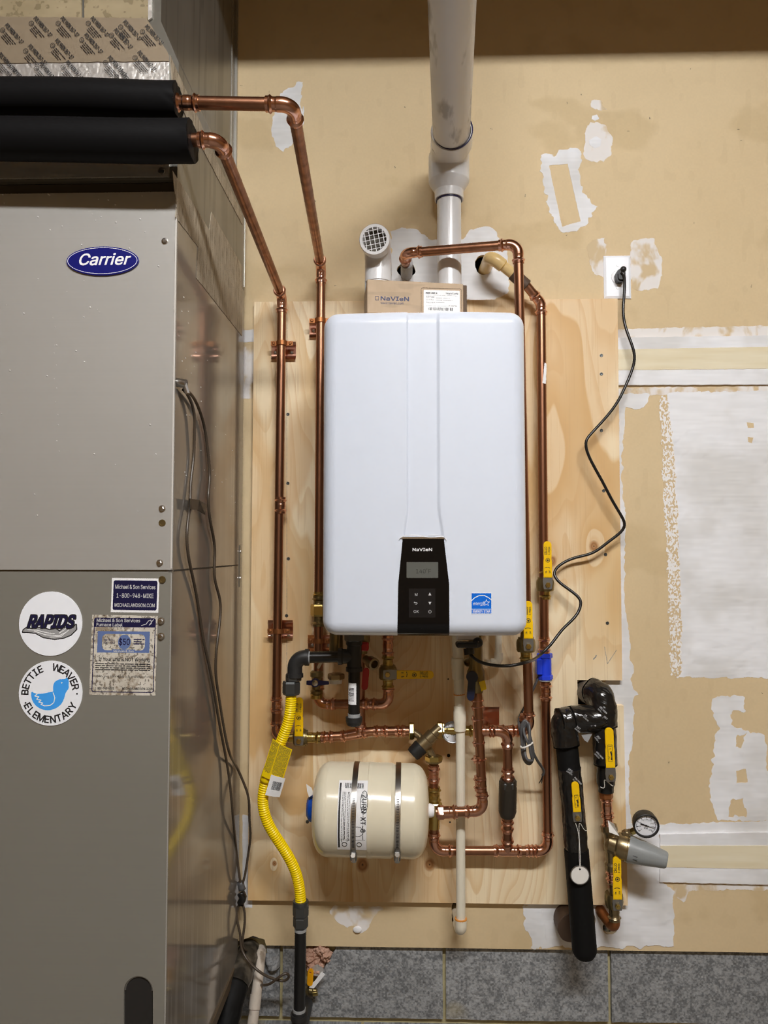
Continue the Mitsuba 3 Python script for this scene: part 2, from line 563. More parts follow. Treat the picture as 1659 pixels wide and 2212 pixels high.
def ragged(pts, amp, seed, step=0.004, freq=60.0):
    """A polygon with a hand-brushed edge."""
    p = A(pts, float)
    q = np.vstack([p, p[:1]])
    out = []
    for a, b in zip(q[:-1], q[1:]):
        m = max(1, int(np.linalg.norm(b - a) / step))
        out += [a + (b - a) * k / m for k in range(m)]
    out = A(out)
    x = np.stack([out[:, 0] * freq, out[:, 1] * freq, np.full(len(out), seed * 3.7)], -1)
    out[:, 0] += amp * 2 * (meshkit.fbm(x, 4, seed) - 0.5)
    out[:, 1] += amp * 2 * (meshkit.fbm(x + 31.3, 4, seed + 5) - 0.5)
    g = sg.Polygon(out).buffer(0)
    return g if g.geom_type == 'Polygon' else max(g.geoms, key=lambda k: k.area)


def soft(pts, k=3, most=None):
    """Corners of a closed outline cut to a curve."""
    p = A(pts, float)
    if most:
        p = np.vstack([a + (b - a) * np.arange(m)[:, None] / m for a, b in zip(p, np.roll(p, -1, 0)) for m in [max(1, int(np.ceil(np.linalg.norm(b - a) / most)))]])
    for _ in range(k):
        q = np.roll(p, -1, 0)
        p = np.stack([.75 * p + .25 * q, .25 * p + .75 * q], 1).reshape(-1, 2)
    return p


def bars(x0, y0, x1, y1, n, seed, fill=0.5):
    """Upright bars of a barcode as one flat polygon set."""
    rnd = random.Random(seed)
    out, x = [], x0
    u = (x1 - x0) / n
    while x < x1 - u:
        w = u * rnd.choice([0.5, 0.5, 1, 1.5])
        out.append(sg.box(x, y0, min(x + w, x1), y1))
        x += w + u * rnd.choice([0.5, 0.5, 1.0, 1.4])
    return sg.MultiPolygon(out)


def lines(x0, y0, x1, y1, n, seed, h=0.45):
    """Rows of print too small to read, as broken bars."""
    rnd = random.Random(seed)
    out, dy = [], (y1 - y0) / n
    for k in range(n):
        x, y = x0, y1 - (k + 0.75) * dy
        end = x1 if rnd.random() < 0.75 else x0 + (x1 - x0) * rnd.uniform(0.4, 0.9)
        while x < end:
            w = rnd.uniform(1.2, 4.5) * dy
            out.append(sg.box(x, y, min(x + w, end), y + dy * h))
            x += w + dy * 0.45
    return sg.MultiPolygon(out)


# ------------------------------------------------------------------ plumbing kit
R34 = 0.0114
NOUT = A([0, -1.0, 0])


def fit_mesh(path, r, step=0.0013, ends=(1, 1)):
    q = resample(path, step)
    s = np.r_[0, np.cumsum(np.linalg.norm(np.diff(q, axis=0), axis=1))]
    rad = np.full(len(q), r * 1.13)
    for e, dist in zip(ends, (s, s[-1] - s)):
        if e:
            rad += r * 0.27 * np.exp(-((dist - 0.0078) / 0.0021) ** 2)
            rad += r * 0.05 * (dist < 0.005)
            rad -= r * 0.05 * (np.abs(dist - 0.0148) < 0.0035)
    return sweep(q, rad, 24)


def coupling(parent, p, d, L, r=R34, name='coupling', m='m_fitting'):
    d = unit(d)
    return part(parent, name, fit_mesh([A(p) - d * L / 2, A(p) + d * L / 2], r), m)


def run(parent, pts, r=R34, bend=0.019, leg=0.024, m='m_copper', mf='m_fitting', skip=(), legs=None):
    """Straight pipes between corners, with a press elbow at each corner: parts 'pipe' and 'elbow'."""
    pts = [A(p, float) for p in pts]
    cuts = {}
    for i in range(1, len(pts) - 1):
        a, b = unit(pts[i - 1] - pts[i]), unit(pts[i + 1] - pts[i])
        th = math.acos(np.clip(a @ b, -1, 1))
        lg = (legs or {}).get(i, leg)
        L = bend / math.tan(th / 2) + lg
        part(parent, 'elbow', fit_mesh(fillet([pts[i] + a * L, pts[i], pts[i] + b * L], bend), r), mf)
        cuts[i] = L - 0.016
    for i in range(len(pts) - 1):
        d = unit(pts[i + 1] - pts[i])
        s, e = pts[i] + d * cuts.get(i, 0), pts[i + 1] - d * cuts.get(i + 1, 0)
        if (e - s) @ d > 0.004 and i not in skip:
            part(parent, 'pipe', cyl(s, e, r, 24), m)


def tee(parent, p, d, b, L=0.062, Lb=0.034, r=R34):
    d, b, p = unit(d), unit(b), A(p)
    part(parent, 'tee', cat(fit_mesh([p - d * L / 2, p + d * L / 2], r), fit_mesh([p, p + b * Lb], r, ends=(0, 1))), 'm_fitting')


def grip_poly(L, w):
    pts = [(0, -w * 0.5), (L * 0.45, -w * 0.5), (L * 0.52, -w * 0.44), (L * 0.60, -w * 0.47), (L - w * 0.45, -w * 0.47)]
    pts += [(L - w * 0.45 + w * 0.45 * math.sin(t), -w * 0.47 * math.cos(t)) for t in np.linspace(0.2, math.pi - 0.2, 9)]
    pts += [(x, -y) for x, y in reversed(pts[:5])]
    return sg.Polygon(pts)


def lever(t, pivot, hdir, L=0.089, w=0.021, gap=0.016, style='cello', tilt=0.0):
    """A lever handle: steel plate, nut and a vinyl grip with its print."""
    X = unit(hdir)
    Y = np.cross(NOUT, X)
    o = A(pivot)
    pl = sg.Polygon([(-w * .42, -w * .40), (w * .3, -w * .48), (gap + .01, -w * .40), (gap + .01, w * .40), (w * .3, w * .48), (-w * .42, w * .40)]).buffer(0.002)
    part(t, 'lever_plate', prism(pl, 0.0025, o, X, Y), 'm_steeldull')
    part(t, 'lever_nut', cat(hexnut(o + NOUT * 0.005, NOUT, 0.006, 0.0066), cyl(o, o + NOUT * 0.0105, 0.0032, 12)), 'm_brass', smooth=False)
    gp = grip_poly(L, w)
    g = gp.buffer(-0.0012)
    go = o + X * gap
    gm = cat(prism(gp, 0.0045, go, X, Y, lift=-0.0005), prism(g, 0.0065, go, X, Y, lift=-0.0015))
    k = part(t, 'grip', gm, 'm_grip', label='yellow vinyl grip')
    top = go + NOUT * 0.0051
    if style == 'cello':
        ms = [text('CELLO', w * .30, top + X * L * .62 + Y * w * .07, X, Y, 0.0003, True, width=L * .22),
              text('C-PRESS', w * .20, top + X * L * .62 - Y * w * .28, X, Y, 0.0003, True, width=L * .22),
              text('ON', w * .17, top + X * L * .12 + Y * w * .14, X, Y, 0.0003, True, width=L * .06),
              text('OFF', w * .17, top + X * L * .12 - Y * w * .30, X, Y, 0.0003, True, width=L * .08),
              text(')', w * .5, top + X * L * .245 - Y * w * .16, X, Y, 0.0003),
              prism(circle(0, 0, w * .26).difference(circle(0, 0, w * .20)), 0.0003, top + X * L * .475, X, Y),
              prism(sg.Polygon([(-.13 * w, 0), (-.02 * w, .13 * w), (.13 * w, .05 * w), (.06 * w, 0), (.13 * w, -.05 * w), (-.02 * w, -.13 * w)]), 0.0003, top + X * L * .475, X, Y)]
    else:
        fr = rrect(L * .16, -w * .26, L * .58, w * .26, w * .08)
        ms = [prism(fr.difference(fr.buffer(-0.0007)), 0.0003, top, X, Y),
              prism(sg.MultiPolygon([sg.box(L * .535, -w * .18, L * .55, w * .18), sg.box(L * .46, -w * .04, L * .50, w * .0), sg.box(L * .46, w * .07, L * .50, w * .11)]), 0.0003, top, X, Y),
              prism(sg.Polygon([(L * .19, -.20 * w), (L * .20, -.05 * w), (L * .30, -.10 * w), (L * .40, .02 * w), (L * .42, -.16 * w), (L * .33, -.20 * w), (L * .27, -.16 * w)]), 0.0003, top, X, Y),
              text('ON', w * .14, top + X * L * .22 + Y * w * .06, X, Y, 0.0003)]
    part(t, 'print', cat(*ms), 'm_ink', smooth=False)
    return k


def ball_valve(label, p, axis, hdir, L=0.105, r=R34, body='m_brassdull', ends='m_brass', style='cello', group='yellow handled ball valves', grip=0.089, gap=0.018, off=0.034, stem=None):
    t = thing('ball_valve', label, 'valve', group)
    ax, p = unit(axis), A(p)
    h = L / 2
    b = 0.017
    part(t, 'valve_body', lathe(p, ax, [(-b, r * 1.25), (-b, r * 1.75), (-b * .8, r * 1.9), (-b * .3, r * 1.95), (b * .3, r * 1.95), (b * .7, r * 1.8), (b * .7, r * 1.62), (b, r * 1.62), (b, r * 1.25)], 28), body)
    part(t, 'press_end', fit_mesh([p - ax * h, p - ax * b * .9], r, ends=(1, 0)), ends)
    part(t, 'press_end', fit_mesh([p + ax * b * .9, p + ax * h], r, ends=(0, 1)), ends)
    pv = p + NOUT * off
    part(t, 'stem', lathe(p, NOUT, [(0.008, 0.0105), (0.020, 0.0105), (0.022, 0.0085), (off, 0.0085)], 20), body)
    lever(t, pv, hdir, grip, 0.0205, gap, style)
    return t


def clamp(label, p, d_wall, w=0.064, h=0.046, dz=-0.012, dx=0.0, r=R34, m='m_strap', group='copper pipe brackets'):
    """A bracket plate screwed to the board with a strap round the pipe at p."""
    t = thing('pipe_bracket', label, 'pipe bracket', group)
    p = A(p)
    dp = -p[1]
    zs = np.linspace(-h / 2, h / 2, 13)
    f = 0.003 + 0.0055 * np.clip((np.abs(zs) / (h / 2) - 0.45) / 0.55, 0, 1) ** 2
    prof = sg.Polygon(list(zip(f + 0.0018, zs)) + list(zip(f[::-1], zs[::-1])))
    part(t, 'plate', prism(prof, w, [p[0] + w / 2 + dx, -d_wall, p[2] + dz], NOUT, ZF), 'm_fitting')
    # strap: half ring in front of the pipe and ears on both sides
    zc, hw = p[2], 0.0058
    ang = np.linspace(0, math.pi, 15)
    ro, ri = r + 0.0026, r + 0.0002
    ring = sg.Polygon([(ro * math.cos(a), ro * math.sin(a)) for a in ang] + [(ri * math.cos(a), ri * math.sin(a)) for a in ang[::-1]])
    ears = sg.MultiPolygon([sg.box(ri, -0.001, w * .44, 0.0014), sg.box(-w * .44, -0.001, -ri, 0.0014)])
    shape = shapely.union_all([ring, ears]).buffer(0.0002)
    part(t, 'strap', prism(shape, 2 * hw, [p[0], p[1], zc + hw], XF, NOUT), m)
    for s in (-1, 1):
        part(t, 'screw', lathe([p[0] + s * w * .34, p[1] - 0.001, zc], NOUT, [(0, .0042), (.0012, .0042), (.0026, .0022), (.0027, 0.0001)], 14), m)
        part(t, 'screw', lathe([p[0] + s * w * .33 + dx, -d_wall - 0.0045, zc - 0.016], NOUT, [(0, .0045), (.0015, .0045), (.003, .0024), (.0031, 0.0001)], 14), 'm_steel')
    if dp - d_wall > 0.012:
        part(t, 'standoff', cyl([p[0], p[1] + r + .001, zc - 0.004], [p[0], -d_wall - .003, zc - 0.004], 0.0045, 12), m)
    return t


# ------------------------------------------------------------------ the room
ZB = at(829, 2046, 0)[2]                 # lower edge of the wallboard
ZC = 3.36
XL_, XR_, YB = -2.6, 3.4, -5.2
struct('floor', box([XL_, YB, -0.1], [XR_, 0.25, 0.0]), 'm_floor', 'grey concrete garage floor')
struct('ceiling', box([XL_, YB, ZC], [XR_, 0.25, ZC + 0.1]), 'm_ceiling', 'tan wallboard ceiling')
struct('wall_left', box([XL_ - 0.1, YB, 0], [XL_, 0.25, ZC]), 'm_paint', 'plain tan side wall on the left')
struct('wall_right', box([XR_, YB, 0], [XR_ + 0.1, 0.25, ZC]), 'm_paint', 'plain tan side wall on the right')
struct('wall_rear', box([XL_, YB - 0.1, 0], [XR_, YB, ZC]), 'm_paint', 'plain tan wall behind the camera')
BH = 1.45 + 1.432
struct('shading_beam', box([XL_, -0.78, BH], [XR_, -0.70, ZC]), 'm_wood', 'unseen dark wooden beam added to shade the upper wall')  # unseen occluder, put in to throw the shadow on the upper wall

# the lamp
t = thing('shop_light', 'long white shop light hanging under the ceiling', 'ceiling light')
lx, ly, lz = LAMP_POS
hl = LAMP_LEN / 2
part(t, 'housing', cbox([lx - hl - .02, ly - .07, lz + .036], [lx + hl + .02, ly + .07, lz + .075], .004), 'm_white')
for s in (-1, 1):
    part(t, 'hanger', cyl([lx + s * .5, ly, lz + .07], [lx + s * .5, ly, ZC], 0.004, 8), 'm_steel')
k = numbered(t + '__lens')
lens = sg.Polygon([(-.062, .036), (-.064, .016), (-.050, -.012), (-.026, -.020), (.026, -.020), (.050, -.012), (.064, .016), (.062, .036)])
scene[k] = mikit.ply(prism(lens, 2 * hl, [lx - hl, ly, lz], [0, 1.0, 0], ZF), 'm_white')
scene[k]['emitter'] = {'type': 'area', 'radiance': rgb(*LAMP_RADIANCE)}

# wallboard with its holes
def px0(u, v):
    q = at(u, v, 0)
    return (q[0], q[2])


wall_poly = sg.box(XL_, ZB, XR_, ZC)
hole_px = [((878, 583), 20, 17), ((1043, 573), 17, 22), ((1268, 1500), 30, 33), ((985, 1975), 9, 32), ((1248, 1990), 36, 42), ((1318, 2003), 16, 14)]
for (u, v), a, b in hole_px:
    c = px0(u, v)
    e = ragged([(c[0] + a / 830 * math.cos(q), c[1] + b / 830 * math.sin(q)) for q in np.linspace(0, 2 * math.pi, 28, endpoint=False)], 0.004, int(u))
    wall_poly = wall_poly.difference(e)
e = ragged([px0(512, 2060), px0(512, 2034), px0(545, 2022), px0(572, 2030), px0(578, 2060)], 0.003, 3)
wall_poly = wall_poly.difference(e)
WALL = struct('wall_back', prism(wall_poly, 0.013, [0, 0.013, 0]), 'm_drywall', 'unpainted tan wallboard wall with white joint compound patches')
struct('wall_cavity', box([XL_, 0.10, ZB - 0.05], [XR_, 0.12, ZC]), 'm_dark', 'dark wall cavity behind the wallboard')


def wpatch(pts, m, seed, amp=0.004, th=0.0006, holes=(), name='joint_compound', lift=0.0, freq=60.0):
    g = ragged(soft([px0(*p) for p in pts], 1, .02) if amp > .0025 else [px0(*p) for p in pts], amp * 2.3, seed, step=.003, freq=freq * 1.5)
    for h in holes:
        g = g.difference(ragged([px0(*p) for p in h[0]], h[1] * 2.3, seed + 11, step=.003, freq=90))
    g = g.intersection(wall_poly).simplify(0.0003)
    return part(WALL, name, prism(g, th, [0, -lift, 0]), m, smooth=False)


wpatch([(653, 172), (640, 182), (620, 190), (602, 208), (598, 222), (590, 255), (585, 275), (588, 300), (600, 322), (612, 330), (628, 318), (640, 300), (656, 270), (656, 225), (650, 240)], 'm_mud', 1)
wpatch([(845, 500), (862, 492), (890, 494), (912, 505), (930, 518), (960, 520), (1000, 515), (1012, 498), (1050, 490), (1068, 494), (1075, 510), (1098, 540), (1100, 600), (1098, 632), (1080, 646), (845, 648)], 'm_mud', 2, 0.005, 0.0012, freq=40)
wpatch([(1167, 340), (1180, 333), (1203, 336), (1212, 322), (1248, 320), (1254, 345), (1250, 372), (1254, 408), (1272, 430), (1290, 452), (1274, 470), (1264, 488), (1240, 502), (1216, 504), (1200, 482), (1184, 450), (1180, 418), (1168, 372)], 'm_mud', 3, 0.005, 0.001,
       holes=[([(1186, 358), (1226, 354), (1254, 478), (1214, 490)], 0.0005)])
wpatch([(1266, 275), (1290, 262), (1312, 278), (1323, 300), (1322, 330), (1308, 350), (1285, 350), (1264, 342), (1262, 300)], 'm_mudthin', 4)
wpatch([(1276, 215), (1298, 218), (1312, 240), (1290, 240), (1276, 232)], 'm_mudthin', 5)
wpatch([(1279, 250), (1290, 247), (1294, 257), (1285, 261), (1278, 257)], 'm_mud', 6, 0.001)
wpatch([(1272, 304), (1288, 294), (1299, 302), (1298, 316), (1284, 321), (1274, 314)], 'm_mud', 7, 0.001, lift=0.0004)
wpatch([(1276, 520), (1306, 512), (1310, 560), (1312, 600), (1284, 592), (1272, 560), (1268, 535)], 'm_mudthin', 8)
wpatch([(1361, 522), (1412, 513), (1420, 540), (1430, 560), (1428, 600), (1424, 622), (1390, 628), (1366, 625), (1362, 570)], 'm_mudthin', 9)
# right side: the taped joints
for n, (va, vb, vc, vd, u0) in enumerate([(731, 757, 801, 833, 1330), (1800, 1824, 1870, 1903, 1424)]):
    wpatch([(u0 - 4, va - 20), (1760, va - 30), (1760, va - 2), (u0 - 4, va + 2)], 'm_mudthin' if n == 0 else 'm_mud', 20 + n, 0.002)
    wpatch([(u0, va), (1760, va - 6), (1760, vd + (8 if n else -2)), (u0, vd)], 'm_mud', 22 + n, 0.0008, 0.0075, name='joint_strip')
    wpatch([(u0, vb), (1760, vb - (0 if n else 8)), (1760, vc + (6 if n else -4)), (u0, vc)], 'm_cream', 24 + n, 0.0004, 0.0012, name='joint_tape', lift=0.0075)
wpatch([(1330, 838), (1760, 832), (1760, 850), (1330, 856)], 'm_mudthin', 28, 0.002)
wpatch([(1440, 848), (1760, 840), (1760, 1462), (1600, 1465), (1462, 1463), (1460, 1300), (1454, 1100), (1446, 950)], 'm_mud', 30, 0.003, 0.0008)
wpatch([(1424, 858), (1442, 856), (1452, 950), (1464, 1100), (1470, 1300), (1472, 1460), (1448, 1462), (1446, 1380), (1440, 1200), (1430, 1000)], 'm_speck', 31, 0.004, 0.0006, lift=0.0003)
wpatch([(1330, 850), (1402, 850), (1398, 872), (1380, 884), (1352, 880), (1350, 900), (1342, 1000), (1350, 1012), (1340, 1020), (1346, 1080), (1352, 1100), (1350, 1150), (1348, 1300), (1360, 1380), (1362, 1425), (1370, 1440), (1362, 1470), (1368, 1490), (1380, 1500), (1366, 1510), (1370, 1540), (1366, 1600), (1358, 1640), (1358, 1700), (1364, 1790), (1320, 1790), (1240, 1600), (1240, 1480), (1335, 1466), (1336, 900)], 'm_mud', 32, 0.003, 0.0012)
wpatch([(1538, 1508), (1556, 1504), (1606, 1503), (1608, 1538), (1588, 1534), (1576, 1548), (1582, 1566), (1622, 1584), (1650, 1582), (1656, 1614), (1656, 1665), (1760, 1700), (1760, 1774), (1548, 1772), (1538, 1730), (1532, 1710), (1542, 1615), (1554, 1565), (1538, 1535)], 'm_mud', 33, 0.004, 0.0008,
       holes=[([(1590, 1590), (1612, 1582), (1606, 1600), (1600, 1614), (1588, 1614)], .003), ([(1590, 1664), (1612, 1662), (1616, 1690), (1592, 1692)], .002), ([(1580, 1726), (1604, 1722), (1614, 1750), (1612, 1764), (1572, 1762)], .004)])
wpatch([(1336, 1780), (1430, 1780), (1424, 1800), (1430, 1910), (1456, 1920), (1454, 1960), (1456, 2000), (1452, 2046), (1182, 2046), (1176, 2030), (1178, 2000), (1172, 1985), (1168, 1962), (1130, 1957), (1131, 1950), (1330, 1950)], 'm_mud', 34, 0.004, 0.002, freq=45)
wpatch([(1452, 1908), (1660, 1912), (1760, 1915), (1760, 1924), (1560, 1922), (1490, 1924), (1478, 1946), (1458, 1936)], 'm_mudthin', 35, 0.003)
wpatch([(1128, 1957), (1172, 1957), (1174, 1985), (1182, 2010), (1190, 2048), (1150, 2048), (1134, 2000)], 'm_mud', 36, 0.005, 0.0012)
wpatch([(718, 1956), (820, 1958), (832, 1964), (808, 1976), (795, 2008), (780, 2016), (768, 2000), (750, 2006), (728, 1990), (712, 1970)], 'm_mudthin', 37, 0.003)
part(WALL, 'torn_paper', ball(at(772, 2008, .004), .011, 2, (1, .35, .8)), 'm_paper')
for u, v in [(1040, 300), (768, 222), (1380, 492), (1526, 264), (1620, 918), (1492, 945), (1270, 305)]:
    pass
wpatch([(1612, 912), (1628, 914), (1628, 924), (1614, 925)], 'm_drywall', 38, 0.002, 0.0003, lift=0.0008)
wpatch([(1616, 944), (1626, 946), (1624, 956), (1617, 954)], 'm_drywall', 39, 0.002, 0.0003, lift=0.0008)
wpatch([(524, 714), (549, 712), (549, 738), (524, 740)], 'm_mud', 40, 0.001)
wpatch([(524, 742), (549, 740), (549, 860), (524, 862)], 'm_mudthin', 41, 0.001)
wpatch([(524, 1760), (545, 1762), (545, 1960), (524, 1960)], 'm_mud', 42, 0.001)
rm = random.Random(5)
sc = []
for _ in range(46):
    u, v = rm.uniform(520, 1650), rm.choice([rm.uniform(130, 640), rm.uniform(1470, 2030)])
    if v > 700 and u < 1360:
        continue
    q = px0(u, v)
    a, l, w = rm.uniform(-0.5, 0.5) + (1.57 if rm.random() < .7 else 0), rm.uniform(.002, .009), rm.uniform(.0006, .0016)
    sc.append(sa.rotate(sg.box(q[0] - l / 2, q[1] - w / 2, q[0] + l / 2, q[1] + w / 2), a, use_radians=True))
part(WALL, 'scuff_marks', prism(sg.MultiPolygon(sc), 0.0002, [0, 0, 0]), 'm_rust', smooth=False, kind='stuff')

# block wall under the wallboard
BF = 0.013                                # its face stands back from the wallboard's face
zj = at(829, 2207, -BF)[2]
xj = [at(u, 2120, -BF)[0] for u in (607, 960, 1322)]
pit = xj[1] - xj[0]
FND = struct('wall_foundation', box([XL_, BF + 0.012, 0.0], [XR_, 0.22, zj + 0.235]), 'm_mortar', 'grey concrete block foundation wall with yellowish mortar joints')
mj = 0.0085
hole_block = sg.Polygon([(at(u, v, -BF)[0], at(u, v, -BF)[2]) for u, v in [(640, 2020), (730, 2030), (724, 2052), (706, 2082), (690, 2112), (672, 2130), (640, 2132)]])
duct_hole = sg.Polygon([(at(u, v, -BF)[0], at(u, v, -BF)[2]) for u, v in [(505, 2020), (575, 2030), (577, 2060), (570, 2085), (505, 2090)]])
for row in range(3):
    z1 = zj + 0.235 if row == 0 else zj - 0.0085 - (row - 1) * 0.21
    z0 = zj + mj if row == 0 else z1 - 0.20
    z0 = max(z0, 0.002)
    for c in range(-5, 8):
        x0 = xj[0] + (c + (0.5 if row == 1 else 0.0)) * pit
        g = sg.box(x0 + mj / 2, z0, x0 + pit - mj / 2, z1)
        if x0 + pit < XL_ or x0 > XR_:
            continue
        g = ragged(list(g.exterior.coords)[:-1], 0.0016, c + 20 * row, step=0.02, freq=40)
        if row == 0:
            g = g.difference(hole_block).difference(duct_hole)
        part(FND, 'block', prism(g, 0.02, [0, BF + 0.02, 0]), 'm_block', smooth=False)

# plywood board
DB = 0.018
def pxb(u, v):
    q = at(u, v, DB)
    return (q[0], q[2])


for u, v, r_ in [(783, 1868, 13), (928, 1868, 11), (1283, 1180, 10), (1192, 1212, 10), (593, 1865, 5)]:
    q = pxb(u, v)
    KNOTS.append((q[0], q[1], r_ * 1.3 / 835))
bp = sg.Polygon([pxb(*p) for p in [(549, 652), (1334, 645), (1344, 1470), (1247, 1469), (1249, 1524), (1347, 1524), (1356, 1956), (535, 1945)]])
BRD = single('plywood_board', prism(bp, DB - 0.0003, [0, -0.0003, 0]), 'm_ply', 'large pale plywood backing board screwed to the wall behind the white heater', 'board', smooth=False)
for u, v in [(1299, 768), (1299, 808), (1299, 930), (1304, 1060), (1308, 1198), (1312, 1346), (622, 1044), (622, 895), (623, 1207), (619, 1330), (664, 1775)]:
    q = at(u, v, DB)
    part(BRD, 'screw', lathe(q, NOUT, [(0, .0042), (.0009, .0042), (.0011, .003), (.0006, 0.0008), (.0006, 0.0001)], 12), 'm_gun')
pen = [sg.LineString([pxb(1306, 1398), pxb(1312, 1434), pxb(1332, 1404)]).buffer(0.0005), sg.LineString([pxb(620, 700), pxb(619, 1480)]).buffer(0.0003),
       sg.LineString([pxb(1282, 1424), pxb(1286, 1420), pxb(1288, 1416)]).buffer(0.0012)]
for u, v, r_ in [(969, 1632, .0042), (972, 1776, .0022), (968, 1467, .002)]:
    part(BRD, 'drilled_hole', lathe(at(u, v, DB), NOUT, [(0, r_), (.0003, r_)], 14), 'm_dark', smooth=False)
part(BRD, 'pencil_marks', prism(shapely.union_all(pen), 0.0002, [0, -DB, 0]), 'm_inkgray', smooth=False)


# ------------------------------------------------------------------ the furnace and the duct on top of it
FX, FD = -0.420, 0.619                     # right side plane, front distance from the wall
def pf(u, v, d=FD):
    q = at(u, v, d)
    return (q[0], q[2])


FL = -1.02
zt, z_seam, z_bot = pf(300, 395)[1], pf(367, 1233)[1], 0.43
zp = pf(365, 135)[1]
zd = pf(326, 45)[1]
F = thing('furnace', 'tall grey-beige metal furnace cabinet on the left', 'furnace')
FB = 0.03                                  # gap behind
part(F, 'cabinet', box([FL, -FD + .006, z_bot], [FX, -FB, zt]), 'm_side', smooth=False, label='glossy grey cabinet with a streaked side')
ud = sg.box(FL, z_seam + .0015, FX + .0008, pf(300, 416)[1])
part(F, 'upper_door', prism(ud, 0.008, [0, -FD + .006, 0]), 'm_cab', smooth=False)
pill = sg.LineString([pf(299, 2141), pf(299, 2300)]).buffer(31 / 1640 * 1.357)
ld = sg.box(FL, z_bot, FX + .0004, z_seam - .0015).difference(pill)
part(F, 'lower_door', prism(ld, 0.0065, [0, -FD + .006, 0]), 'm_cabshaded', smooth=False)
part(F, 'edge_highlight', cyl([FX - .0002, -FD - .0012, z_seam + .004], [FX - .0002, -FD - .0012, pf(300, 418)[1]], .0017, 10), 'm_edgeglint', label='pale strip painted as the highlight on the door edge')  # thin pale strip in place of a highlight along the upper door
part(F, 'edge_highlight', cyl([FX - .0002, -FD + .0004, z_bot], [FX - .0002, -FD + .0004, z_seam - .004], .0012, 10), 'm_cab')  # fainter painted highlight on the lower door
part(F, 'handle_slot', cbox([pf(262, 2200)[0], -FD + .0058, z_bot + .01], [pf(340, 2200)[0], -FD + .004, pf(300, 2105)[1]], .0005), 'm_dark', label='black hand slot')
part(F, 'slot_lip', prism(pill.buffer(.0006).difference(pill.buffer(-.0028)).intersection(sg.box(-2, pf(299, 2141)[1], 2, 2)), .004, [0, -FD + .006, 0]), 'm_steeldull')
part(F, 'side_seam', cat(box([FX - .002, -FD + .012, z_seam - .0016], [FX + .0006, -.075, z_seam + .0016]), box([FX - .006, -FD + .006, z_seam - .003], [FX + .0002, -FD - .0005, z_seam + .003])), 'm_seam')
part(F, 'top_flange', box([FL, -FD + .0055, pf(300, 417)[1]], [FX - .002, -FD + .002, zt]), 'm_seam', label='dirty strip above the door with its shade painted in')  # flange coloured nearly black to hold the shadow lying on it
for u, v in [(357, 522), (351, 1099), (351, 1130), (346, 1216), (351, 1252), (349, 1341), (349, 1374)]:
    q = at(u, v, FD)
    q[1] = -FD - .002
    hole = v in (1130, 1252)
    part(F, 'screw', cat(lathe(q, NOUT, [(0, .0062), (.0006, .0062), (.0008, .005)], 18), lathe(q, NOUT, [(.0006, .0046), (.004, .0046), (.0048, .003), (.0048, .0001)], 6)) if not hole else
         lathe(q, NOUT, [(0, .0066), (.0008, .0062), (.0008, .004), (.0002, .0038), (.0002, .0001)], 18), 'm_brassdull' if hole else 'm_steel', smooth=False)
# badge
bo = at(224, 566, FD)
bo[1] = -FD - .002
bw, bh = 81 / 1640 * 1.355, 32.5 / 1640 * 1.355
ov = sa.scale(circle(0, 0, 1, 64), bw, bh, origin=(0, 0))
b_ = part(F, 'badge', cat(prism(ov, .0035, bo), prism(ov.buffer(-.001), .0042, bo)), 'm_navy', label='dark blue oval badge reading Carrier')
part(b_, 'lettering', cat(prism(ov.buffer(-.0022).difference(ov.buffer(-.0031)), .0003, bo + NOUT * .0042),
                          text('Carrier', .0205, bo + NOUT * .0042 + A([-.0470, 0, -.0075]), bold=True, width=.094, shear=0.28)), 'm_inkwhite', smooth=False)
# drops of condensation
rd = random.Random(3)
dr_ = []
for _ in range(46):
    u, v = rd.uniform(0, 350), 420 + 700 * rd.random() ** 2.2
    q = at(u, v, FD)
    q[1] = -FD - .002
    dr_.append(ball(q, rd.uniform(.0009, .0018), 1, (1, .6, 1.4)) if False else trimesh.creation.icosphere(subdivisions=1, radius=rd.uniform(.0009, .0018)).apply_translation(q))
for k in range(12):
    q = at(117 + rd.uniform(-4, 4) + k * .8, 690 + k * 26 + rd.uniform(-9, 9), FD)
    q[1] = -FD - .002
    dr_.append(trimesh.creation.icosphere(subdivisions=1, radius=.0010).apply_translation(q))
for _ in range(40):
    q = atx(rd.uniform(375, 515), rd.uniform(640, 1120), FX)
    if q[1] < -.05:
        dr_.append(trimesh.creation.icosphere(subdivisions=1, radius=rd.uniform(.0008, .0015)).apply_translation(q))
part(F, 'water_drops', cat(*dr_), 'm_drop', smooth=True, kind='stuff')
# rust drops and hinge-like cleat at the back edge of the side
part(F, 'corner_cleat', box([FX - .001, -.062, z_seam - .055], [FX + .0015, -.052, z_seam + .05]), 'm_zinc')
for dz in (-.033, .034):
    part(F, 'screw', lathe([FX + .0014, -.057, z_seam + dz], XF, [(0, .0042), (.003, .0038), (.003, .0001)], 8), 'm_steel', smooth=False)
part(F, 'base_rim', box([FX - .02, -FD + .02, z_bot - .02], [FX + .004, -FB, z_bot + .004]), 'm_rust')

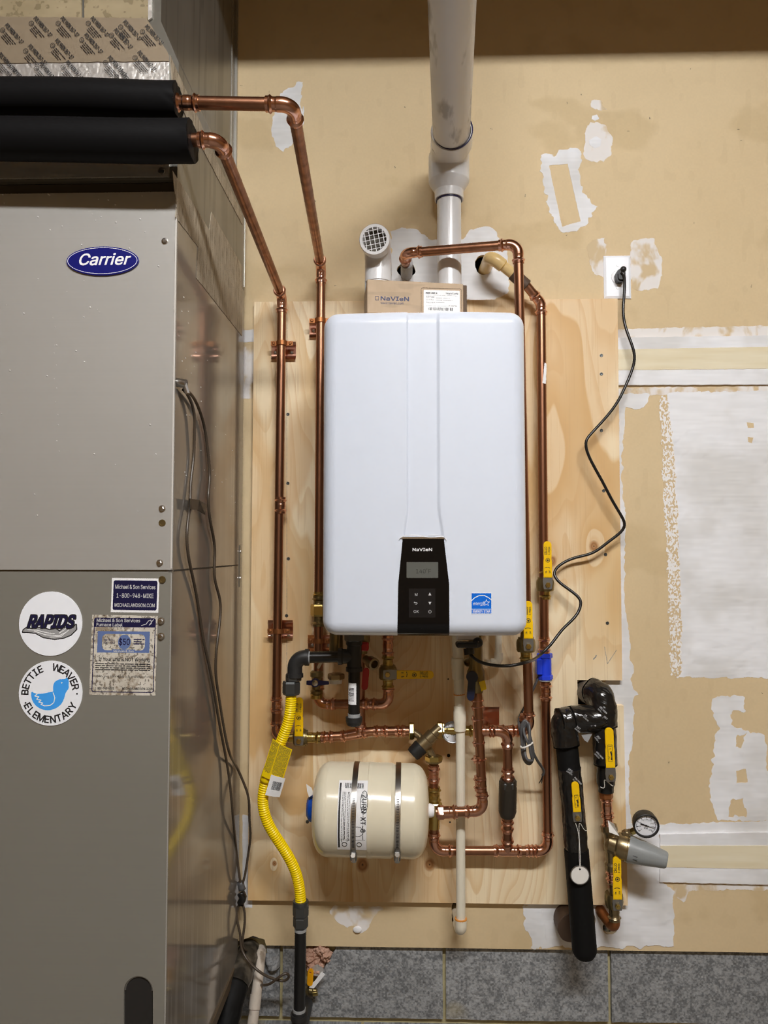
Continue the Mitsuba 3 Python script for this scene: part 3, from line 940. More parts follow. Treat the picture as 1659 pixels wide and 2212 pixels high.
# plenum box, flare, duct
D = thing('plenum', 'taped sheet metal plenum and duct above the furnace', 'air duct')
DX = -0.455
part(D, 'plenum_box', box([FL, -FD + .002, zt + .001], [FX, -FB, zp]), 'm_galv', smooth=False)
fl = trimesh.Trimesh([[FL, -FD + .002, zp], [FX, -FD + .002, zp], [FX, -.006, zp], [FL, -.006, zp], [FL, -FD + .002, zd], [DX, -FD + .002, zd], [DX, -.006, zd], [FL, -.006, zd]],
                     [[0, 1, 5], [0, 5, 4], [1, 2, 6], [1, 6, 5], [2, 3, 7], [2, 7, 6], [3, 0, 4], [3, 4, 7], [0, 3, 2], [0, 2, 1], [4, 5, 6], [4, 6, 7]], process=False)
part(D, 'flare', fl, 'm_galv', smooth=False)
part(D, 'duct', box([FL, -FD + .002, zd], [DX, -.006, ZC - .002]), 'm_galv', smooth=False)
part(D, 'duct_flange', cat(box([DX - .001, -.012, zd], [DX + .006, -.002, ZC - .002]), box([DX - .001, -.052, zd + .02], [DX + .002, -.049, ZC - .002])), 'm_galvbright', smooth=False)
part(D, 'back_flange', box([FX - .001, -FB - .004, zt + .01], [FX + .0018, -FB, zp - .02]), 'm_galvbright', smooth=False)
# front coverings
def fpoly(pts):
    return sg.Polygon([pf(*p) for p in pts])


part(D, 'board_facing', prism(fpoly([(-60, -160), (177, -160), (177, 46), (-60, 46)]), .003, [0, -FD + .001, 0]), 'm_duct', smooth=False)
part(D, 'board_facing', prism(fpoly([(183, -160), (321, -160), (321, 44), (183, 45)]), .003, [0, -FD + .001, 0]), 'm_duct', smooth=False)
part(D, 'foil_corner', prism(fpoly([(321, -160), (330, -160), (329, 40), (321, 46)]), .004, [0, -FD + .001, 0]), 'm_foil', smooth=False)
tp = part(D, 'printed_tape', prism(ragged(list(fpoly([(-60, 38), (318, 42), (364, 118), (366, 134), (-60, 140)]).exterior.coords)[:-1], .0015, 4), .0046, [0, -FD + .0008, 0]), 'm_printtape', smooth=False, label='beige foil tape printed all over')
part(D, 'foil_tape', prism(ragged(list(fpoly([(-60, 137), (366, 133), (366, 300), (-60, 300)]).exterior.coords)[:-1], .001, 9), .003, [0, -FD + .001, 0]), 'm_foil', smooth=False)
part(D, 'foil_tape', prism(ragged(list(fpoly([(-60, 340), (366, 345), (366, 383), (-60, 388)]).exterior.coords)[:-1], .001, 12), .0045, [0, -FD + .0005, 0]), 'm_foil', smooth=False)
part(D, 'rivet', lathe(at(349, 370, FD + .006), NOUT, [(0, .0065), (.002, .006), (.003, .003), (.003, .0001)], 14), 'm_steel')
# print on the tape
one = []
Xd, Yd = unit([math.cos(-.86), 0, math.sin(-.86)]), unit([-math.sin(-.86), 0, math.cos(-.86)])
spots = [(10, 55, .2), (72, 40, .1), (130, 40, 1), (195, 40, .3), (265, 48, .8), (312, 58, 1), (-4, 118, 1), (60, 100, 1), (118, 88, 1), (181, 76, 1), (245, 66, 1), (24, 150, 2), (83, 138, 2), (141, 135, 2), (232, 125, 2), (296, 114, 1), (256, 156, 2)]
for u, v, k in spots:
    o = at(u, v, FD + .0052) + NOUT * .0003
    one += [text('POLYKEN 367-17', .0075, o, Xd, Yd, .0003, True, width=.048)]
    for j in range(4):
        one.append(prism(lines(.012, -.0085 - j * .0036, .042 - j * .003, -.0058 - j * .0036, 1, int(u) + j), .0003, o, Xd, Yd))
    one.append(prism(circle(.0048, -.0085, .0047, 16).difference(circle(.0048, -.0085, .0040, 16)), .0003, o, Xd, Yd))
    one.append(text('UL', .0040, o + Xd * .0030 - Yd * .0105, Xd, Yd, .0003))
part(tp, 'printing', cat(*one), 'm_ink', smooth=False)
# beige tape on the side
def psx(pts, X=FX):
    return sg.Polygon([(atx(u, v, X)[1], atx(u, v, X)[2]) for u, v in pts])


YF = A([0, 1.0, 0])
sp = psx([(372, 369), (410, 430), (451, 497), (456, 458), (490, 518), (522, 575), (522, 726), (470, 660), (423, 600), (427, 533), (378, 469), (381, 445), (375, 405)])
part(D, 'side_tape', prism(ragged(list(sp.exterior.coords)[:-1], .002, 6), .0012, [FX, 0, 0], YF, ZF), 'm_tape', smooth=False, label='dirty torn beige tape')
st = psx([(366, 118), (420, 238), (470, 352), (522, 462), (523, 486), (470, 385), (420, 290), (372, 192)])
part(D, 'side_tape', prism(ragged(list(st.exterior.coords)[:-1], .002, 8), .0012, [FX, 0, 0], YF, ZF), 'm_tape', smooth=False)

single('furnace_platform', cbox([FL - .02, -FD - .03, 0.0], [FX - .03, -.02, z_bot - .0205], .004), 'm_sidefar', 'dark metal platform box under the furnace', 'platform')

# magnets and stickers on the doors
DOORD = FD + .002
LOWD = FD + .0005
def on(u, v, d=LOWD):
    return at(u, v, d)


S = 1.3565 / 1640                          # metres per pixel on the furnace front
t = thing('magnet', 'round white magnet with dark blue RAPIDS lettering over a grey wave', 'magnet', 'round white magnets on the furnace')
o = on(110, 1347)
part(t, 'disc', prism(circle(0, 0, 69.5 * S, 64), .0016, o), 'm_plate')
o = o + NOUT * .0016
wv = [(-59, -14), (-52, -9), (-40, -12), (-20, -8), (-2, -14), (12, -11), (20, -17), (30, -9), (38, -13), (42, -4), (50, -10), (56, -2), (57, -12), (45, -24), (30, -30), (10, -33), (-15, -29), (-32, -20), (-50, -18), (-60, -18)]
wp = sg.Polygon([(x * S, y * S) for x, y in wv]).buffer(0)
part(t, 'wave_outline', prism(wp.buffer(2.2 * S), .0003, o), 'm_ink', smooth=False)
part(t, 'wave', prism(wp, .0003, o + NOUT * .0003), 'm_graypress', smooth=False)
sw = shapely.union_all([sg.LineString([(x * S, y * S) for x, y in l]).buffer(.8 * S) for l in ([(-50, -13), (-30, -14), (-5, -20), (10, -21)], [(-35, -16), (-10, -24), (20, -26), (35, -18)], [(0, -29), (25, -27), (40, -14)], [(20, -20), (30, -14), (34, -10)])])
part(t, 'wave_highlights', prism(sw, .0003, o + NOUT * .0006), 'm_inkwhite', smooth=False)
part(t, 'lettering_outline', cat(*[text('RAPIDS', 27 * S, o + NOUT * .0003 + A([(-53 + dx) * S, 0, (-9 + dz) * S]), bold=True, width=100 * S, shear=.3) for dx in (-1.6, 1.6) for dz in (-1.4, 1.6)]), 'm_ink', smooth=False)
part(t, 'lettering', text('RAPIDS', 26 * S, o + NOUT * .0008 + A([-52.5 * S, 0, -8.5 * S]), bold=True, width=99 * S, shear=.3), 'm_navydark', smooth=False)

t = thing('magnet', 'round white magnet with a light blue bird ringed by BETTIE WEAVER ELEMENTARY', 'magnet', 'round white magnets on the furnace')
o = on(110, 1497)
part(t, 'disc', prism(circle(0, 0, 69.5 * S, 64), .0016, o), 'm_plate')
o = o + NOUT * .0016
def arc_text(s, a0, a1, r, h, inward=False):
    ms = []
    for k, ch in enumerate(s):
        if ch == ' ':
            continue
        a = math.radians(a0 + (a1 - a0) * k / (len(s) - 1))
        up = A([math.cos(a), 0, math.sin(a)]) * (-1 if inward else 1)
        X = A([up[2], 0, -up[0]])
        c = A([math.cos(a), 0, math.sin(a)]) * (r + (h * .5 if inward else -h * .5))
        ms.append(text(ch, h, o + c, X, up, .0004, True, center=True))
    return cat(*ms)


part(t, 'lettering', cat(arc_text('BETTIE  WEAVER', 178, 14, 56 * S, 15 * S), arc_text('ELEMENTARY', 209, 331, 56 * S, 15 * S, True),
                         prism(shapely.union_all([circle(-58 * S * math.cos(.37), -58 * S * math.sin(.37), 1.8 * S), circle(58 * S, -1 * S, 1.8 * S)]), .0004, o)), 'm_ink', smooth=False)
bird = [(-43, 5), (-32, -2), (-15, -1), (5, 4), (7, 0), (5, 14), (8, 24), (18, 30), (28, 30), (34, 31), (33, 36), (40, 28), (39, 18), (40, 10), (33, 2), (30, -12), (24, -24), (12, -33), (-3, -37), (-18, -35), (-32, -27), (-41, -14)]
part(t, 'bird', prism(sg.Polygon(soft([(x * S, y * S) for x, y in bird], 2)).buffer(3 * S).buffer(-3 * S).buffer(-1.5 * S).buffer(1.5 * S), .0004, o), 'm_skyblue', smooth=False)
wl = sg.LineString([(x * S, y * S) for x, y in [(6, 1), (10, -10), (8, -20), (0, -26), (-12, -27), (-20, -24), (-16, -21), (-25, -19), (-20, -15), (-30, -13), (-25, -8), (-34, -6), (-28, -1), (-37, 2)]]).buffer(.9 * S)
part(t, 'wing_line', prism(shapely.union_all([wl, circle(24.5 * S, 22.5 * S, 1.5 * S)]), .0003, o + NOUT * .0004), 'm_inkwhite', smooth=False)

t = thing('sticker', 'small dark blue sticker with white border and a phone number 1-800-948-MIKE', 'sticker', 'service stickers on the furnace')
X1, Y1 = unit([1, 0, -.012]), unit([.02, 0, 1])
o = on(292, 1286)
part(t, 'backing', prism(sg.box(-52 * S, -37 * S, 52 * S, 37 * S), .0004, o, X1, Y1), 'm_paper', smooth=False)
part(t, 'blue_field', prism(rrect(-48 * S, -32 * S, 48 * S, 32 * S, 4 * S), .0003, o + NOUT * .0004, X1, Y1), 'm_navydark', smooth=False)
o = o + NOUT * .0007
part(t, 'lettering', cat(text('Michael & Son Services', 8.5 * S, o + X1 * 0 + Y1 * 14 * S, X1, Y1, .0002, True, True, width=88 * S),
                         text('1-800-948-MIKE', 9.5 * S, o - Y1 * 5.5 * S, X1, Y1, .0002, True, True, width=81 * S),
                         text('MICHAELANDSON.COM', 7.5 * S, o - Y1 * 25 * S, X1, Y1, .0002, True, True, width=88 * S)), 'm_inkpale', smooth=False)

t = thing('sticker', 'grimy furnace label with a $50 bill, below the small blue sticker', 'sticker', 'service stickers on the furnace')
X1, Y1 = unit([1, 0, -.008]), unit([.018, 0, 1])
o = on(266, 1415)
part(t, 'backing', prism(ragged([(-71 * S, -86 * S), (73 * S, -86 * S), (73 * S, 85 * S), (-71 * S, 86 * S)], .0006, 2), .0004, o, X1, Y1), 'm_labeldirty', smooth=False)
o = o + NOUT * .0004
bx_ = rrect(-66 * S, -80 * S, 69 * S, 80 * S, 5 * S)
hd = bx_.intersection(sg.box(-70 * S, 60 * S, 70 * S, 81 * S))
part(t, 'frame_and_header', prism(shapely.union_all([bx_.difference(bx_.buffer(-1.6 * S)), hd]), .0003, o, X1, Y1), 'm_navydark', smooth=False)
part(t, 'header_lettering', cat(text('Michael & Son Services', 7 * S, o + NOUT * .0003 + X1 * -61 * S + Y1 * 71 * S, X1, Y1, .0002, True, width=95 * S),
                                text('Furnace Label', 7 * S, o + NOUT * .0003 + X1 * -61 * S + Y1 * 61.5 * S, X1, Y1, .0002, True, width=57 * S),
                                prism(sg.LineString([(38 * S, 64 * S), (48 * S, 67 * S), (53 * S, 74 * S), (58 * S, 76 * S), (60 * S, 69 * S), (55 * S, 65 * S), (64 * S, 77 * S)]).buffer(.8 * S), .0002, o + NOUT * .0003, X1, Y1)), 'm_inkpale', smooth=False)
bl = sg.box(-57 * S, 5 * S, 57 * S, 51 * S)
inn = rrect(-47 * S, 10 * S, 47 * S, 45 * S, 10 * S)
oval = sa.scale(circle(2 * S, 28 * S, 14 * S), 1, 1.15)
part(t, 'bill', prism(shapely.union_all([bl.difference(inn), oval, sg.box(-24 * S, 5 * S, 26 * S, 12 * S)]), .0002, o, X1, Y1), 'm_bill', smooth=False)
part(t, 'bill_lettering', cat(text('$50', 13 * S, o + NOUT * .0002 + X1 * 2 * S + Y1 * 22 * S, X1, Y1, .0002, True, True, width=24 * S),
                              text('WE WILL', 4.2 * S, o + NOUT * .0001 + X1 * -31 * S + Y1 * 30 * S, X1, Y1, .0002, True, True, width=24 * S), text('PAY YOU', 4.2 * S, o + NOUT * .0001 + X1 * -31 * S + Y1 * 24 * S, X1, Y1, .0002, True, True, width=24 * S),
                              prism(lines(22 * S, 22 * S, 46 * S, 36 * S, 3, 5), .0002, o, X1, Y1)), 'm_navydark', smooth=False)
part(t, 'bill_small_lettering', text('Michael & Son', 4 * S, o + NOUT * .0003 + X1 * 1 * S + Y1 * 6.6 * S, X1, Y1, .0002, True, True, width=44 * S), 'm_inkpale', smooth=False)
part(t, 'lettering', cat(text('If Your Unit is NOT Working', 7 * S, o + X1 * 3 * S - Y1 * 13 * S, X1, Y1, .0002, True, True, width=112 * S),
                         prism(lines(-60 * S, -34 * S, 60 * S, -17 * S, 4, 8), .0002, o, X1, Y1), text('Replace your filters regularly to extend life of unit.', 4.5 * S, o + X1 * 1 * S - Y1 * 48 * S, X1, Y1, .0002, False, True, width=124 * S),
                         text('1-800-948-MIKE', 5 * S, o + X1 * -38 * S - Y1 * 74 * S, X1, Y1, .0002, True, True, width=42 * S), text('MICHAELANDSON.COM', 5 * S, o + X1 * 33 * S - Y1 * 74 * S, X1, Y1, .0002, True, True, width=64 * S)), 'm_ink', smooth=False)

# foam covered pipes in front of the plenum
def foam_pipe(label, pts, r, seed):
    p = spline(pts, .008)
    rr = r * (1 + .035 * (meshkit.fbm(np.stack([p[:, 0] * 9, p[:, 1], p[:, 2] + seed], -1), 3, seed) - .5) * 2)
    t = thing('pipe_insulation', label, 'pipe insulation', 'black foam pipe sleeves')
    d = unit(p[-1] - p[-2])
    m = sweep(np.vstack([p, p[-1] + d * .0005, p[-1] - d * .004]), np.r_[rr, rr[-1] * .94, rr[-1] * .35], 36)
    v = A(m.vertices)
    k = v[:, 0] > p[-1][0] - .015
    v[k] += (meshkit.fbm(v[k] * 90, 3, seed)[:, None] - .5) * .006
    m.vertices = v
    part(t, 'foam_sleeve', m, 'm_foamsmooth', smooth=40)
    return t


foam_pipe('upper black foam pipe sleeve above the furnace door', [at(-130, 208, .682), at(0, 209, .682), at(150, 210, .682), at(300, 216, .682), at(384, 218, .682)], 40.5 / 1640 * 1.294, 1)
foam_pipe('lower black foam pipe sleeve, thicker, above the furnace door', [at(-130, 300, .698), at(0, 300, .698), at(150, 302, .698), at(300, 305, .698), at(416, 304, .698)], 47 / 1640 * 1.278, 2)


# ------------------------------------------------------------------ the tankless water heater
hx0, hx1 = at(698.5, 1050, .33)[0], at(1135, 1050, .33)[0]
hz1, hz0 = at(800, 678, .335)[2], at(800, 1372, .335)[2]
hcx, hcz, hhw, hhh = (hx0 + hx1) / 2, (hz0 + hz1) / 2, (hx1 - hx0) / 2, (hz1 - hz0) / 2
RC, RE, DMAX, BOW = .032, .030, .356, .014
gxl, gxr = at(880, 800, .355)[0] - hcx, at(946, 800, .355)[0] - hcx
gzb = at(900, 1150, .36)[2] - hcz


def sm(a, b, x):
    t = np.clip((x - a) / (b - a), 0, 1)
    return t * t * (3 - 2 * t)


def hdepth(x, z, groove=True):
    qx, qz = np.abs(x) - (hhw - RC), np.abs(z) - (hhh - RC)
    sd = -(np.minimum(np.maximum(qx, qz), 0) + np.hypot(np.maximum(qx, 0), np.maximum(qz, 0)) - RC)
    e = np.clip(RE - sd, 0, RE)
    d = DMAX + BOW * (1 - (x / hhw) ** 2) * np.ones_like(z) - RE + np.sqrt(np.maximum(RE ** 2 - e ** 2, 0))
    if groove:
        k = sm(gzb + .06, gzb - .02, z)
        l, r = gxl - .008 * k, gxr + .009 * k
        g = sm(l - .0025, l + .0025, x) * (1 - sm(r - .004, r + .004, x))
        d = d - .0042 * g
    return d


ns = 170
s = np.linspace(-1, 1, ns)
s = np.sign(s) * (1 - (1 - np.abs(s)) ** 1.6)
s = np.sort(np.r_[s, (gxl + np.linspace(-.012, .012, 20)) / hhw, (gxr + np.linspace(-.014, .016, 24)) / hhw])
tz = np.linspace(-1, 1, 150)
tz = np.sign(tz) * (1 - (1 - np.abs(tz)) ** 1.7)
zz = tz * hhh
dz_ = hhh - np.abs(zz)
wrow = np.where(dz_ < RC, hhw - RC + np.sqrt(np.maximum(RC ** 2 - (RC - dz_) ** 2, 0)), hhw)
gx, gz = s[None, :] * wrow[:, None], np.repeat(zz[:, None], len(s), 1)
gd = hdepth(gx, gz)
V = np.stack([hcx + gx, -gd, hcz + gz], -1)
m_, n_ = V.shape[:2]
idx = np.arange(m_ * n_).reshape(m_, n_)
fq = np.stack([idx[:-1, :-1], idx[:-1, 1:], idx[1:, 1:], idx[1:, :-1]], -1).reshape(-1, 4)
loop = np.r_[idx[0, :], idx[1:, -1], idx[-1, -2::-1], idx[-2:0:-1, 0]]
vb = V.reshape(-1, 3)[loop].copy()
vb[:, 1] = -.235
off = m_ * n_
k = np.arange(len(loop))
fs = np.stack([loop, off + k, off + (k + 1) % len(loop), np.roll(loop, -1)], -1)
fq = np.vstack([fq, fs])
cover = trimesh.Trimesh(np.vstack([V.reshape(-1, 3), vb]), np.vstack([fq[:, [0, 1, 2]], fq[:, [0, 2, 3]]]), process=False)
HT = thing('water_heater', 'large white wall-hung tankless water heater on the plywood board', 'water heater')
part(HT, 'front_cover', cover, 'm_boiler', smooth=35)
part(HT, 'back_casing', cbox([hcx - hhw + .014, -.236, hz0 + .012], [hcx + hhw - .034, -.0185, hz1 - .010], .004), 'm_casing', smooth=False)
part(HT, 'bottom_tray', cbox([hcx - hhw + .02, -.345, hz0 + .016], [hcx + hhw - .02, -.20, hz0 + .030], .003), 'm_casing', smooth=False)


def hp(u, v):
    """Position on the cover's front, from its own measurements."""
    q = at(u, v, .362)
    return q[0] - hcx, q[2] - hcz


# control panel following the cover
pc = [hp(*p) for p in [(870.5, 1160), (957.5, 1158), (969.5, 1260), (970.5, 1371), (858.5, 1372), (860.5, 1260)]]
nz, nx = 60, 24
zv = np.linspace(-hhh + .0005, pc[0][1], nz)
xl_ = np.interp(zv, [pc[4][1], pc[5][1], pc[0][1]], [pc[4][0], pc[5][0], pc[0][0]])
xr_ = np.interp(zv, [pc[3][1], pc[2][1], pc[1][1]], [pc[3][0], pc[2][0], pc[1][0]])
tt = np.linspace(0, 1, nx)
PX = xl_[:, None] + (xr_ - xl_)[:, None] * tt
PZ = np.repeat(zv[:, None], nx, 1)
PD = hdepth(PX, PZ, False) + .0016
PV = np.stack([hcx + PX, -PD, hcz + PZ], -1)
pi = np.arange(nz * nx).reshape(nz, nx)
pq = np.stack([pi[:-1, :-1], pi[:-1, 1:], pi[1:, 1:], pi[1:, :-1]], -1).reshape(-1, 4)
lp = np.r_[pi[0, :], pi[1:, -1], pi[-1, -2::-1], pi[-2:0:-1, 0]]
pb = PV.reshape(-1, 3)[lp].copy()
pb[:, 1] += .012
kk = np.arange(len(lp))
pq = np.vstack([pq, np.stack([lp, nz * nx + kk, nz * nx + (kk + 1) % len(lp), np.roll(lp, -1)], -1)])
panel = trimesh.Trimesh(np.vstack([PV.reshape(-1, 3), pb]), np.vstack([pq[:, [0, 1, 2]], pq[:, [0, 2, 3]]]), process=False)
PN = part(HT, 'control_panel', panel, 'm_panel', smooth=40, label='glossy black control panel')


def hpt(u, v, lift=.0019):
    x, z = hp(u, v)
    d = float(hdepth(np.array([x]), np.array([z]), False)[0]) + lift
    return A([hcx + x, -d, hcz + z])


def hrect(u0, v0, u1, v1, r, lift, th=.0012):
    c = hpt((u0 + u1) / 2, (v0 + v1) / 2, lift)
    a, b = hpt(u0, v1, lift), hpt(u1, v0, lift)
    return prism(rrect(a[0] - c[0], a[2] - c[2], b[0] - c[0], b[2] - c[2], r), th, c), c + NOUT * th


mm, _ = hrect(868, 1160, 960, 1164, .001, .0016, .0012)
part(PN, 'top_trim', mm, 'm_steel')
mm, so = hrect(878, 1214, 946, 1248, .0012, .0014)
part(PN, 'screen', mm, 'm_screen')
q = hpt(912, 1238, .0027)
part(PN, 'screen_digits', cat(text('140', .0092, q + A([-.0145, 0, 0]), depth=.0003, width=.0205), text('F', .0092, q + A([.0118, 0, 0]), depth=.0003),
                              prism(circle(.0092, .0085, .0013, 10).difference(circle(.0092, .0085, .0007, 10)), .0003, q)), 'm_lcd', smooth=False)
part(PN, 'lettering', text('NaVIeN', .0064, hpt(912, 1190.5), depth=.0003, bold=True, center=True, width=.0415), 'm_inkwhite', smooth=False)
mm, bo_ = hrect(883, 1271, 940, 1333, .001, .0010, .0010)
part(PN, 'button_pad', mm, 'm_button')
q0 = hpt(911.5, 1302, .0021)
q0 = A([q0[0], q0[1], q0[2]])
u_ = 1.0 / 1012
def bt(s_, du, dv):
    return text(s_, .0058, q0 + A([du * u_, 0, -dv * u_ - .0029]), depth=.0003, center=True)


tri = lambda x, z, s_: sg.Polygon([(x - .0032, z - .0025 * s_), (x + .0032, z - .0025 * s_), (x, z + .0038 * s_)])
arr = shapely.union_all([sg.LineString([(-.0155, .0012), (-.0115, .0012), (-.0100, -.0004), (-.0115, -.0022), (-.0145, -.0022)]).buffer(.0005), sg.Polygon([(-.0152, .0030), (-.0152, -.0006), (-.0176, .0012)])])
pw = circle(.0163, -.0180, .0034).difference(circle(.0163, -.0180, .0026)).difference(sg.box(.0152, -.0160, .0174, -.0130)).union(sg.box(.0159, -.0178, .0167, -.0138))
part(PN, 'button_symbols', cat(bt('M', -12.5, -18), bt('OK', -12.5, 18), prism(shapely.union_all([tri(.0163, .0185, 1), tri(.0163, .0000, -1), arr, pw]), .0003, q0)), 'm_inkpale', smooth=False)
# crinkled clear film curling round the panel's edge: its bright folds
fo = [[(862, 1166), (868, 1159), (880, 1157), (910, 1159), (935, 1161), (955, 1160), (964, 1167)], [(864, 1163), (890, 1156), (915, 1157), (940, 1156), (958, 1160)], [(966, 1180), (971, 1184)]]
part(HT, 'film_edge', cat(*[sweep(spline([hpt(u, v, .003) for u, v in l], .003), .0007, 6) for l in fo if len(l) > 2]), 'm_white', smooth=True, label='crinkled edge of clear protective film')
# energy label
c = hpt(1039.5, 1303, .0003)
XE = unit([1, 2 * BOW * (c[0] - hcx) / hhw ** 2, 0])
NE = np.cross(XE, ZF)
w_ = .0208
LB = part(HT, 'energy_label', prism(sg.box(-w_ - .0006, -.0219, w_ + .0006, .0219), .0004, c, XE, ZF), 'm_inkwhite', smooth=False, label='blue and white Energy Star label')
c = c + NE * .0004
pts_star = [(math.cos(math.pi / 2 + k * math.pi / 5) * (.0082 if k % 2 == 0 else .0034) + .0105, math.sin(math.pi / 2 + k * math.pi / 5) * (.0082 if k % 2 == 0 else .0034) + .0010) for k in range(10)]
up_ = sg.box(-w_, -.0115, w_, .0212)
arc_ = sg.LineString([(-w_ - .002, .004), (-.014, .0120), (-.004, .0165), (.006, .0165), (.015, .012), (w_ + .002, .006)]).buffer(.0009)
star = sg.Polygon(pts_star)
up_ = up_.difference(arc_).difference(star.difference(star.buffer(-.0009)))
part(LB, 'blue_fields', prism(shapely.union_all([up_, sg.box(-w_, -.0212, w_, -.0127)]), .0003, c, XE, ZF), 'm_starblue', smooth=False)
part(LB, 'lettering', cat(text('energy', .0070, c + NE * .0003 - XE * .0190 - ZF * .0035, XE, ZF, depth=.0002, width=.0245, shear=.35), text('ENERGY STAR', .0056, c + NE * .0003 - ZF * .0198, XE, ZF, depth=.0002, bold=True, center=True, width=.0375)), 'm_inkwhite', smooth=False)
# side label edges peeping out on the right
q = at(1130, 760, .27)
part(HT, 'side_label', prism(sg.Polygon([(0, 0), (.0, -.31), (.0075, -.305), (.0035, -.20), (.006, -.08), (.004, -.02)]), .0006, [hx1 - .0045, -.285, q[2]]), 'm_paper', smooth=False)
part(HT, 'side_label_stripe', prism(sg.box(0, -.145, .0045, -.105), .0007, [hx1 - .0035, -.2853, q[2]]), 'm_orange', smooth=False)
# things under its bottom
part(HT, 'drain_bracket', cbox(at(987, 1383, .20), at(1032, 1350, .17), .002), 'm_white')

# cardboard box on top
bz = hz1 - .0005
q = at(793, 640, .342)
r_ = at(1001, 640, .318)
Xb = unit([r_[0] - q[0], r_[1] - q[1], 0])
wb = np.linalg.norm((r_ - q)[:2])
Nb = np.cross(Xb, ZF)
hb = at(795, 603, .342)[2] - bz
CB = thing('cardboard_box', 'long brown cardboard box lying on top of the white heater', 'box')
ob = A([q[0], q[1], bz])
bm = cbox([0, 0, 0], [wb, hb, .112], .0015)
m2 = place(trimesh.Trimesh(bm.vertices - A([0, 0, .112]), bm.faces, process=False), ob, Xb, ZF)
v = A(m2.vertices)
top = v[:, 2] > bz + hb * .5
v[top, 2] -= 0.004 * ((v[top] - ob) @ Xb) / wb
m2.vertices = v
part(CB, 'carton', m2, 'm_card', smooth=False)
part(CB, 'end_flap', place(trimesh.Trimesh(cbox([wb, .004, -.06], [wb + .0085, hb - .006, -.002], .001).vertices, cbox([wb, .004, -.06], [wb + .0085, hb - .006, -.002], .001).faces, process=False), ob, Xb, ZF), 'm_cardedge', smooth=False)
oc = ob + Nb * .0003
pu = wb / 208.0
part(CB, 'lettering', cat(text('NaVIeN', 8.6 * pu, oc + Xb * 27.5 * pu + ZF * 28.5 * pu, Xb, ZF, .0003, True, width=61 * pu), text('www.navien.com', 5.4 * pu, oc + Xb * 29 * pu + ZF * 20.5 * pu, Xb, ZF, .0003, width=49 * pu),
                          prism(sg.box(17 * pu, 28.5 * pu, 25 * pu, 37 * pu).difference(sg.box(17.8 * pu, 29.3 * pu, 24.2 * pu, 36.2 * pu)), .0003, oc, Xb, ZF)), 'm_inknavy', smooth=False)
fr = rrect(116 * pu, 1.5 * pu, 204 * pu, 58.5 * pu, 4 * pu)
part(CB, 'label_frame', prism(fr.difference(fr.buffer(-.7 * pu)), .0003, oc, Xb, ZF), 'm_cardedge', smooth=False)
lb = part(CB, 'shipping_label', prism(rrect(121.5 * pu, 4 * pu, 200 * pu, 54 * pu, 1.6 * pu), .0004, oc, Xb, ZF), 'm_paper', smooth=False)
ol = oc + Nb * .0004
part(lb, 'printing', cat(text('NaVIeN', 3.6 * pu, ol + Xb * 169.5 * pu + ZF * 45.5 * pu, Xb, ZF, .0002, True, width=26 * pu), prism(lines(126 * pu, 45 * pu, 151 * pu, 48.5 * pu, 1, 3, .8), .0002, ol, Xb, ZF),
                         text('Part Type', 2.8 * pu, ol + Xb * 127 * pu + ZF * 37.5 * pu, Xb, ZF, .0002, True), text('Code NO.', 2.6 * pu, ol + Xb * 127 * pu + ZF * 31.5 * pu, Xb, ZF, .0002), text('Description', 2.6 * pu, ol + Xb * 127 * pu + ZF * 25.5 * pu, Xb, ZF, .0002),
                         prism(shapely.union_all([sg.box(126 * pu, 42.5 * pu, 195 * pu, 42.8 * pu), sg.box(126 * pu, 19 * pu, 195 * pu, 19.3 * pu), bars(131 * pu, 9.5 * pu, 187 * pu, 16 * pu, 40, 4)]), .0002, ol, Xb, ZF)), 'm_ink', smooth=False)
part(lb, 'fine_print', prism(shapely.union_all([lines(148 * pu, 25.5 * pu, 185 * pu, 40 * pu, 3, 6, .18), lines(176 * pu, 20 * pu, 195 * pu, 22.5 * pu, 1, 2)]), .0002, ol, Xb, ZF), 'm_inkgray', smooth=False)

# ------------------------------------------------------------------ vent pipes
VT = thing('vent_pipe', 'white plastic exhaust vent rising from the heater and turning towards the room', 'vent pipe', 'white vent pipes')
r2, r3 = .0302, .0445
dv = .105
VSL = (at(977, 0, .64)[0] - at(975.5, 240, .215)[0]) / .425
b0 = at(971, 660, dv)
x0 = b0[0]
zr = at(971, 420, dv)[2]
part(VT, 'riser', cyl([x0, -dv, hz1 - .012], [x0, -dv, zr + .02], r2, 32), 'm_pvc', label='narrow white riser')
zh1 = at(973, 337, dv)[2]
zr = at(973, 432, dv)[2] + .005
part(VT, 'reducer', lathe([x0, -dv, zr - .005], ZF, [(0, .0305), (0, .0362), (.021, .0362), (.043, .0500), (.048, .0512), (zh1 - zr + .003, .0512), (zh1 - zr + .005, .0502), (zh1 - zr + .005, .045)], 40), 'm_pvc')
part(VT, 'primer_ring', lathe([x0, -dv, zh1 + .0002], ZF, [(0, .0500), (.0030, .0496), (.0030, .045)], 36, False), 'm_primer')
part(VT, 'primer_ring', lathe([x0, -dv, zr - .0085], ZF, [(0, .0308), (0, .0325), (.0035, .0325)], 36), 'm_primer')
zpipe = 1.45 + .998
part(VT, 'elbow', sweep(fillet([[x0, -dv, zh1 + .002], [x0, -dv, zpipe], [x0, -dv - .062, zpipe]], .052, 16), .0478, 40), 'm_pvc')
xm = x0 + .0062 + VSL * .05
part(VT, 'socket', lathe([x0 + .004, -dv - .055, zpipe], [VSL, -1, 0], [(0, .046), (.002, .0502), (.052, .0502), (.055, .0490), (.055, .0455), (.03, .0452)], 44, False), 'm_pvc')
part(VT, 'primer_ring', lathe([xm, -dv - .109, zpipe], [VSL, -1, 0], [(0, .0450), (.0035, .0478), (.0045, .0452)], 44, False), 'm_primer')
